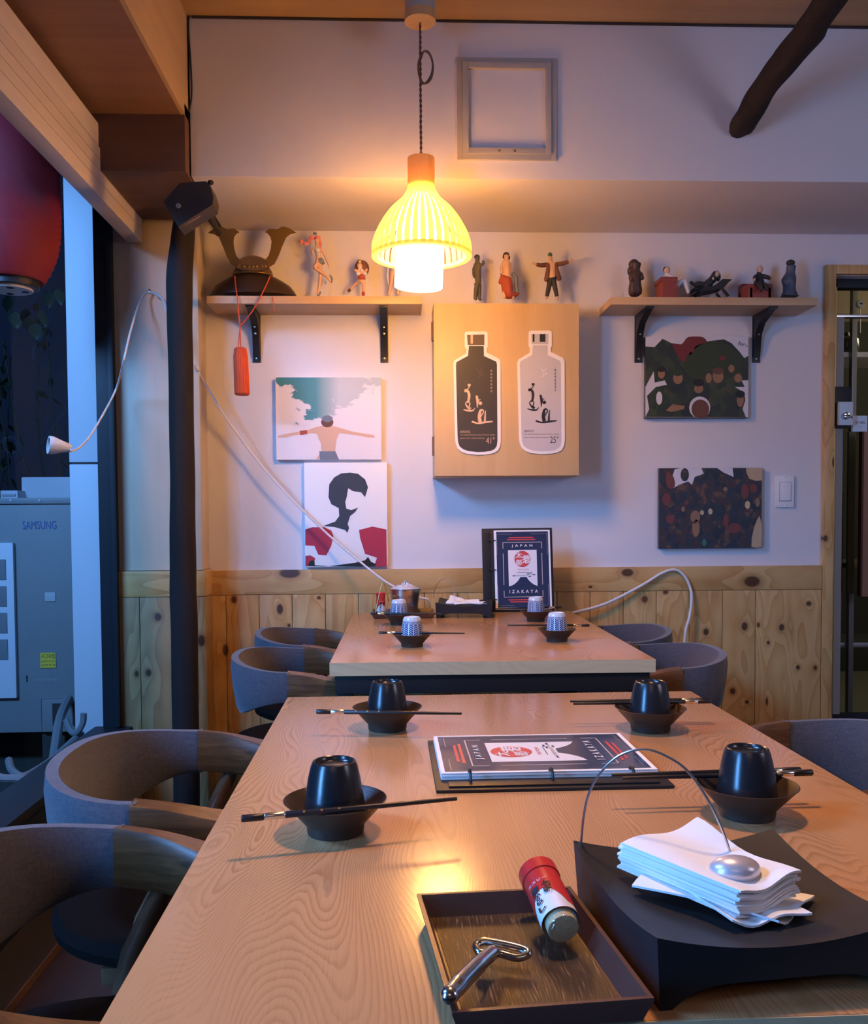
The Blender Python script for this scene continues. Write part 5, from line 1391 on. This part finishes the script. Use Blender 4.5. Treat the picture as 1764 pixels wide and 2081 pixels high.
fig('small figurine with a round dark mane and one striped leg, mid left shelf', (730, 605),
    [[(735, 568, 0, 6), (733, 556, 0, 5.5), (732, 547, 0, 3), (731, 540, -.006, 5.5), (731, 535, -.006, 4)],
     [(733, 556, 0, 5.5), (725, 553, -.006, 2.6), (720, 548, -.01, 2.2)], [(733, 556, 0, 5.5), (742, 553, -.006, 2.6), (747, 547, -.01, 2.2)],
     [(735, 568, 0, 6), (739, 576, 0, 3.3), (739, 588, 0, 2.6), (738, 601, 0, 2.6)],
     [(735, 568, 0, 6), (726, 573, .01, 3.2), (717, 580, .015, 2.6), (710, 588, .018, 2.4)]],
    [('dress', 'red_cloth', [[(733, 556, 0, 5.8), (735, 566, 0, 7.5), (735, 570, 0, 8)]]), ('boot', 'red_cloth', [[(739, 591, 0, 3), (738, 602, 0, 3.2)]]), ('boot', 'brown_cloth', [[(713, 584, .017, 3), (706, 591, .018, 3)]])],
    [('mane', 'brown_cloth', [(735, 544, .012, 15, 8, 17)]), ('hair', 'gold_dot', [(731, 532, 0, 6, 5, 4.5)]), ('ruff', 'white_cloth', [(728, 558, -.012, 4.5, 4, 4), (742, 558, -.012, 4.5, 4, 4), (735, 551, -.012, 4, 3, 3)]),
     ('stripe', 'white_cloth', [(739, 572, 0, 3.8, 3.8, 1.6), (739, 579, 0, 3.4, 3.4, 1.5), (739, 586, 0, 3.1, 3.1, 1.4)])], stand=(722, 15))
fig('tall pale figurine half hidden by the pendant lamp, right end of shelf', (800, 605),
    [[(803, 545, 0, 7), (803, 528, 0, 5.5), (803, 512, 0, 6.5), (803, 503, 0, 3), (803, 493, 0, 6), (803, 487, 0, 4.5)],
     [(803, 512, 0, 6.5), (793, 513, 0, 2.6), (790, 530, -.004, 2.2), (792, 545, -.006, 1.8)], [(803, 512, 0, 6.5), (813, 513, 0, 2.6), (817, 530, -.004, 2.2), (815, 545, -.006, 1.8)],
     [(803, 545, 0, 7), (797, 560, 0, 4.6), (795, 578, 0, 3.6), (790, 601, 0, 2.6)], [(803, 545, 0, 7), (809, 560, 0, 4.6), (810, 580, 0, 3.6), (809, 601, 0, 2.6)]],
    [('dress', 'white_cloth', [[(803, 514, 0, 7), (803, 530, 0, 6.5), (803, 546, 0, 9)]]), ('sash', 'pale_top', [[(789, 540, .006, 2), (787, 560, .008, 2), (791, 580, .008, 1.5)]])],
    [('hair', 'gold_dot', [(803, 490, .005, 7.5, 7, 8)])], stand=(802, 14))
ZB = cz1; YF_ = 3.45
def cab(*a, **k): return fig(*a, Y=YF_, zb=ZB, **k)
cab('figurine of a man in an olive suit turned aside, left on the cabinet', (972, 613),
    [[(972, 566, 0, 6), (970, 552, 0, 6), (969, 538, 0, 6), (970, 531, 0, 3), (970, 525, 0, 5.2), (970, 521, 0, 4.6)],
     [(969, 538, 0, 6), (976, 541, -.01, 3), (983, 538, -.02, 2.6), (979, 533, -.025, 2.2)], [(969, 538, 0, 6), (963, 545, .006, 3), (962, 557, .004, 2.4), (965, 566, -.004, 2)],
     [(972, 566, 0, 6), (974, 585, .003, 4.4), (974, 608, .003, 3.2), (978, 610, -.005, 2.8)], [(972, 566, 0, 6), (968, 585, -.004, 4.4), (965, 608, -.004, 3.2), (968, 610, -.012, 2.8)]],
    [('jacket', 'olive_suit', [[(972, 568, 0, 6.8), (970, 552, 0, 6.8), (969, 538, 0, 7), (969.5, 534, 0, 4.5)]])],
    [('hair', 'dark_hair', [(969.5, 522, .003, 5.8, 5.6, 5.2)])], skin_mat='olive_suit', stand=(980, 17))
cab('bare-chested figurine with a flowing red robe, middle of the cabinet top', (1038, 613),
    [[(1030, 553, 0, 6), (1029, 543, 0, 5.5), (1029, 534, 0, 7), (1029, 528, 0, 3), (1029, 521, 0, 5.4), (1029, 517, 0, 4.4)],
     [(1029, 534, 0, 7), (1021, 537, 0, 3), (1018, 548, 0, 2.6), (1021, 556, -.006, 2.2)], [(1029, 534, 0, 7), (1036, 537, 0, 3), (1037, 549, 0, 2.6), (1034, 556, -.01, 2.2)],
     [(1030, 553, 0, 6), (1027, 575, -.004, 4.5), (1024, 609, -.004, 2.8)], [(1030, 553, 0, 6), (1037, 575, -.004, 4.5), (1043, 609, -.004, 2.8)]],
    [('robe', 'red_cloth', [[(1030, 553, 0, 8), (1029, 570, 0, 11), (1032, 590, 0, 12), (1034, 603, 0, 11)], [(1030, 553, 0, 8), (1018, 572, .006, 5), (1015, 577, .006, 3)], [(1034, 603, 0, 11), (1050, 598, .006, 4), (1056, 594, .006, 2.5)]]),
     ('sash', 'slate_cloth', [[(1040, 554, .004, 4), (1050, 562, .01, 4), (1049, 580, .012, 4), (1053, 596, .012, 3.5)], [(1024, 585, .008, 4), (1020, 603, .008, 4)]])],
    [('hair', 'dark_hair', [(1029, 517, .003, 6.5, 6, 5), (1034, 523, .004, 3, 4, 5), (1024, 521, .004, 2.6, 4, 4)])], stand=(1040, 22))
cab('figurine in a dark open coat with both arms stretched out, right on cabinet', (1123, 613),
    [[(1121, 560, 0, 6), (1121, 550, 0, 5.5), (1121, 540, 0, 6.5), (1119, 532, 0, 2.8), (1118, 525, -.003, 4.8), (1118, 520, -.003, 4)],
     [(1121, 540, 0, 6.5), (1110, 538, 0, 3.2), (1098, 541, -.01, 2.8), (1086, 540, -.02, 2.2), (1080, 537, -.024, 1.5)], [(1121, 540, 0, 6.5), (1131, 537, 0, 3.2), (1144, 537, -.01, 2.8), (1156, 534, -.02, 2.2), (1163, 530, -.024, 1.4)],
     [(1121, 560, 0, 6), (1116, 580, 0, 4), (1110, 609, 0, 2.8)], [(1121, 560, 0, 6), (1127, 580, 0, 4), (1133, 609, 0, 2.8)]],
    [('trousers', 'dark_suit', [[(1121, 558, 0, 6.6), (1116, 580, 0, 4.7), (1110.5, 606, 0, 3.4)], [(1121, 558, 0, 6.6), (1127, 580, 0, 4.7), (1132.5, 606, 0, 3.4)]]),
     ('coat', 'brown_cloth', [[(1121, 536, .010, 7), (1121, 550, .012, 7.5), (1122, 566, .014, 9), (1123, 576, .014, 11)]]), ('coat_front', 'brown_cloth', [[(1113, 535, -.008, 3.2), (1113, 550, -.008, 3.6), (1109, 574, -.004, 5)]]), ('coat_front', 'brown_cloth', [[(1129, 535, -.008, 3.2), (1131, 550, -.008, 3.6), (1137, 572, -.004, 5.4)]]), ('sleeve', 'brown_cloth', [[(1115, 537, 0, 4.6), (1108, 538.5, 0, 4.3), (1098, 541, -.01, 4.0), (1087, 540, -.02, 3.2)]]), ('sleeve', 'brown_cloth', [[(1127, 537, 0, 4.6), (1133, 537, 0, 4.3), (1144, 537, -.01, 4.0), (1155, 534.3, -.02, 3.2)]])],
    [('hair', 'teal_hair', [(1118, 518, .002, 4.8, 4.8, 5.4)])], stand=(1123, 20))
# shelf right
fig('dark brown statuette of a long-haired woman, left end of right shelf', (1290, 607),
    [[(1290, 585, 0, 9), (1291, 572, 0, 8), (1292, 557, 0, 9), (1292, 547, 0, 5), (1292, 538, -.004, 8), (1293, 532, -.004, 7)],
     [(1292, 557, 0, 9), (1282, 560, -.006, 4), (1279, 570, -.012, 3.4), (1286, 574, -.02, 3)], [(1292, 557, 0, 9), (1301, 559, -.006, 4), (1304, 571, -.012, 3.4)],
     [(1290, 585, 0, 9), (1286, 596, 0, 7), (1281, 602, 0, 5)], [(1290, 585, 0, 9), (1295, 596, 0, 8), (1299, 602, 0, 6)]],
    [], [('hair', 'statue_brown', [(1289, 537, .006, 11, 10, 11), (1284, 550, .010, 8, 7, 10)])], skin_mat='statue_brown', stand=(1288, 17), gr=1.5)
def armchair(px0, px1, ytop, yarm, mat='maroon_seat', side=True, Y=3.46):
    def fn(t, nm, m):
        a, b = wy(px0, ytop, Y), wy(px1, ytop, Y); za, zt_ = wy(px0, yarm, Y).z, a.z; w_ = (b.x-a.x)
        mb = MB()
        if side:
            mb.box((a.x, Y-.045, 1.9035), (a.x+.055, Y+.05, zt_), .008); mb.box((a.x-.006, Y-.047, zt_-.018), (a.x+.060, Y+.052, zt_), .008)
            mb.box((a.x+.05, Y-.045, 1.9035), (b.x, Y+.05, za), .006)
        else:
            mb.box((a.x, Y-.05, 1.9035), (b.x, Y+.055, za), .006); mb.box((a.x, Y+.02, 1.905), (b.x, Y+.06, zt_), .010)
            for s_ in (a.x+.010, b.x-.010): mb.box((s_-.013, Y-.05, 1.905), (s_+.013, Y+.03, zt_-.018), .008)
        mb.build(nm, m, t)
    return ('armchair', mat, fn)
fig('figurine of a man with white trousers lounging in a red armchair', (1365, 607),
    [[(1365, 583, 0, 7), (1360, 572, 0, 7), (1357, 562, 0, 7), (1356, 557, 0, 3), (1355, 550, -.002, 5), (1355, 546, -.002, 4)],
     [(1357, 562, 0, 7), (1364, 566, -.02, 3), (1368, 576, -.028, 2.6)], [(1357, 562, 0, 7), (1352, 566, .02, 3), (1358, 576, .028, 2.6)]],
    [     ('trousers', 'white_cloth', [[(1366, 585, 0, 7), (1378, 578, -.015, 5.5), (1387, 570, -.02, 5), (1392, 585, -.02, 4), (1396, 600, -.02, 3.2)], [(1366, 585, 0, 7), (1380, 580, .015, 5.5), (1394, 575, .018, 5), (1402, 587, .02, 3.6), (1406, 593, .02, 3)]]),
     ('shoe', 'dark_hair', [[(1396, 603, -.02, 2.6), (1402, 604, -.026, 2.2)]])],
    [('head', 'skin_tone', [(1355.5, 549.5, -.003, 6.4, 6.6, 7.2)]), ('shirt', 'white_cloth', [(1358, 568, 0, 10, 9, 9), (1356, 562, 0, 8, 7, 4)]), ('hair', 'dark_hair', [(1353, 547, .003, 5.2, 5.2, 5.4)])], [armchair(1339, 1372, 568, 586)], skin_mat='white_cloth')
def lounger(t, nm, m):
    Y = 3.47; q = [wy(x, y, Y) for x, y in ((1410, 597), (1425, 590), (1450, 584), (1462, 572), (1481, 573), (1472, 580), (1464, 590), (1446, 594), (1425, 597))]
    mb = MB().prism([(p.x, p.z) for p in q], 'Y', Y-.04, Y+.04)
    for x0, x1 in ((1424, 1414), (1462, 1474)):
        for y_ in (-.034, .034):
            a, b = wy(x0, 592, Y), wy(x1, 606.5, Y); mb.tube([(a.x, Y+y_, a.z), (b.x, Y+y_, max(b.z, 1.9065))], .0055, 8)
    mb.build(nm, m, t)
fig('figurine of a person in black reclining on a dark lounger, centre of right shelf', (1440, 607),
    [[(1435, 582, 0, 6), (1442, 574, 0, 6), (1449, 567, 0, 6), (1451, 563, 0, 3), (1455, 558, -.004, 5), (1456, 555, -.004, 4)],
     [(1449, 567, 0, 6), (1446, 559, -.012, 2.6), (1452, 553, -.010, 2.3)], [(1449, 567, 0, 6), (1460, 560, .016, 2.6), (1456, 552, .012, 2.3)],
     [(1435, 582, 0, 6), (1422, 577, -.008, 4.5), (1410, 581, -.01, 3.6), (1400, 573, -.01, 3)], [(1435, 582, 0, 6), (1424, 582, .012, 4.5), (1412, 588, .014, 3.6), (1404, 594, .014, 3)]],
    [('sleeve', 'dark_suit', [[(1449, 565, -.006, 4), (1447, 561, -.011, 3.6)]]), ('sleeve', 'dark_suit', [[(1451, 564, .010, 4), (1458, 560, .016, 3.6)]]),
     ('trouser_leg', 'dark_suit', [[(1432, 581, -.004, 5.4), (1422, 577, -.008, 5.2), (1411, 580, -.01, 4.4)]]), ('trouser_leg', 'dark_suit', [[(1432, 582, .008, 5.4), (1424, 582, .012, 5.2), (1413, 587.5, .014, 4.4)]])],
    [('head', 'skin_tone', [(1455, 558, -.005, 6.3, 6.4, 6.4)]), ('chest', 'skin_tone', [(1447, 568, -.012, 3.5, 3, 4)]), ('coat', 'dark_suit', [(1435, 581, 0, 9, 9, 8), (1441, 575, 0, 9, 9.5, 8.5), (1448, 568, 0, 8.5, 9.5, 8)]), ('hair', 'dark_hair', [(1457, 555, .004, 5.6, 5.6, 5.4), (1462, 561, .012, 5, 5, 9)])], [('lounger', 'matte_black', lounger)], Y=3.465, skin_mat='dark_suit')
fig('bald figurine in a dark suit seated in a maroon armchair', (1535, 607),
    [[(1534, 586, -0.040, 7), (1535, 574, -0.030, 8), (1536, 564, -0.030, 7), (1536, 559, -0.030, 3), (1537, 553, -0.033, 5), (1537, 549, -0.033, 4)],
     [(1536, 564, -0.030, 7), (1526, 569, -0.040, 3), (1520, 576, -0.060, 2.6)], [(1536, 564, -0.030, 7), (1546, 568, -0.040, 3), (1552, 573, -0.060, 2.6)],
     [(1534, 586, -0.040, 7), (1530, 588, -0.065, 4.5), (1530, 602, -0.085, 3)], [(1534, 586, -0.040, 7), (1541, 588, -0.065, 4.5), (1541, 602, -0.085, 3)]],
    [     ('sleeve', 'dark_suit', [[(1532, 565, -.032, 4.2), (1526, 569, -.042, 4.2), (1521, 575, -.058, 3.6)]]), ('sleeve', 'dark_suit', [[(1540, 565, -.032, 4.2), (1546, 568, -.042, 4.2), (1551, 572.5, -.058, 3.6)]]),
     ('trouser_leg', 'dark_suit', [[(1533, 587, -.042, 5.4), (1530, 588, -.066, 5.2), (1530, 600, -.086, 3.8)]]), ('trouser_leg', 'dark_suit', [[(1537, 587, -.042, 5.4), (1541, 588, -.066, 5.2), (1541, 600, -.086, 3.8)]])],
    [('suit', 'dark_suit', [(1535, 577, -.034, 10.5, 9, 11), (1536, 567, -.032, 9.5, 7.5, 6.5)]), ('head', 'skin_tone', [(1537, 552, -.034, 6.6, 6.8, 7.6)]), ('hand', 'skin_tone', [(1520, 577, -.062, 3, 3, 3)]), ('trim', 'gold_trim', [(1557, 569, -.03, 5, 4, 4.5)])], [armchair(1511, 1559, 573, 588, side=False)], skin_mat='dark_suit')
fig('grey-blue bust-like statuette at the right end of the right shelf', (1604, 607),
    [[(1605, 590, 0, 9), (1604, 575, 0, 11), (1605, 563, 0, 9), (1606, 554, 0, 5.5), (1607, 545, -.004, 7.5), (1607, 538, -.004, 7)], [(1605, 563, 0, 9), (1596, 568, -.006, 5), (1594, 578, -.01, 4.5), (1602, 584, -.02, 4)], [(1605, 590, 0, 9), (1604, 603, 0, 10)]],
    [], [('hair', 'dark_hair', [(1607, 534, .002, 9, 8.5, 6.5)])], skin_mat='statue_blue', gr=1.5)
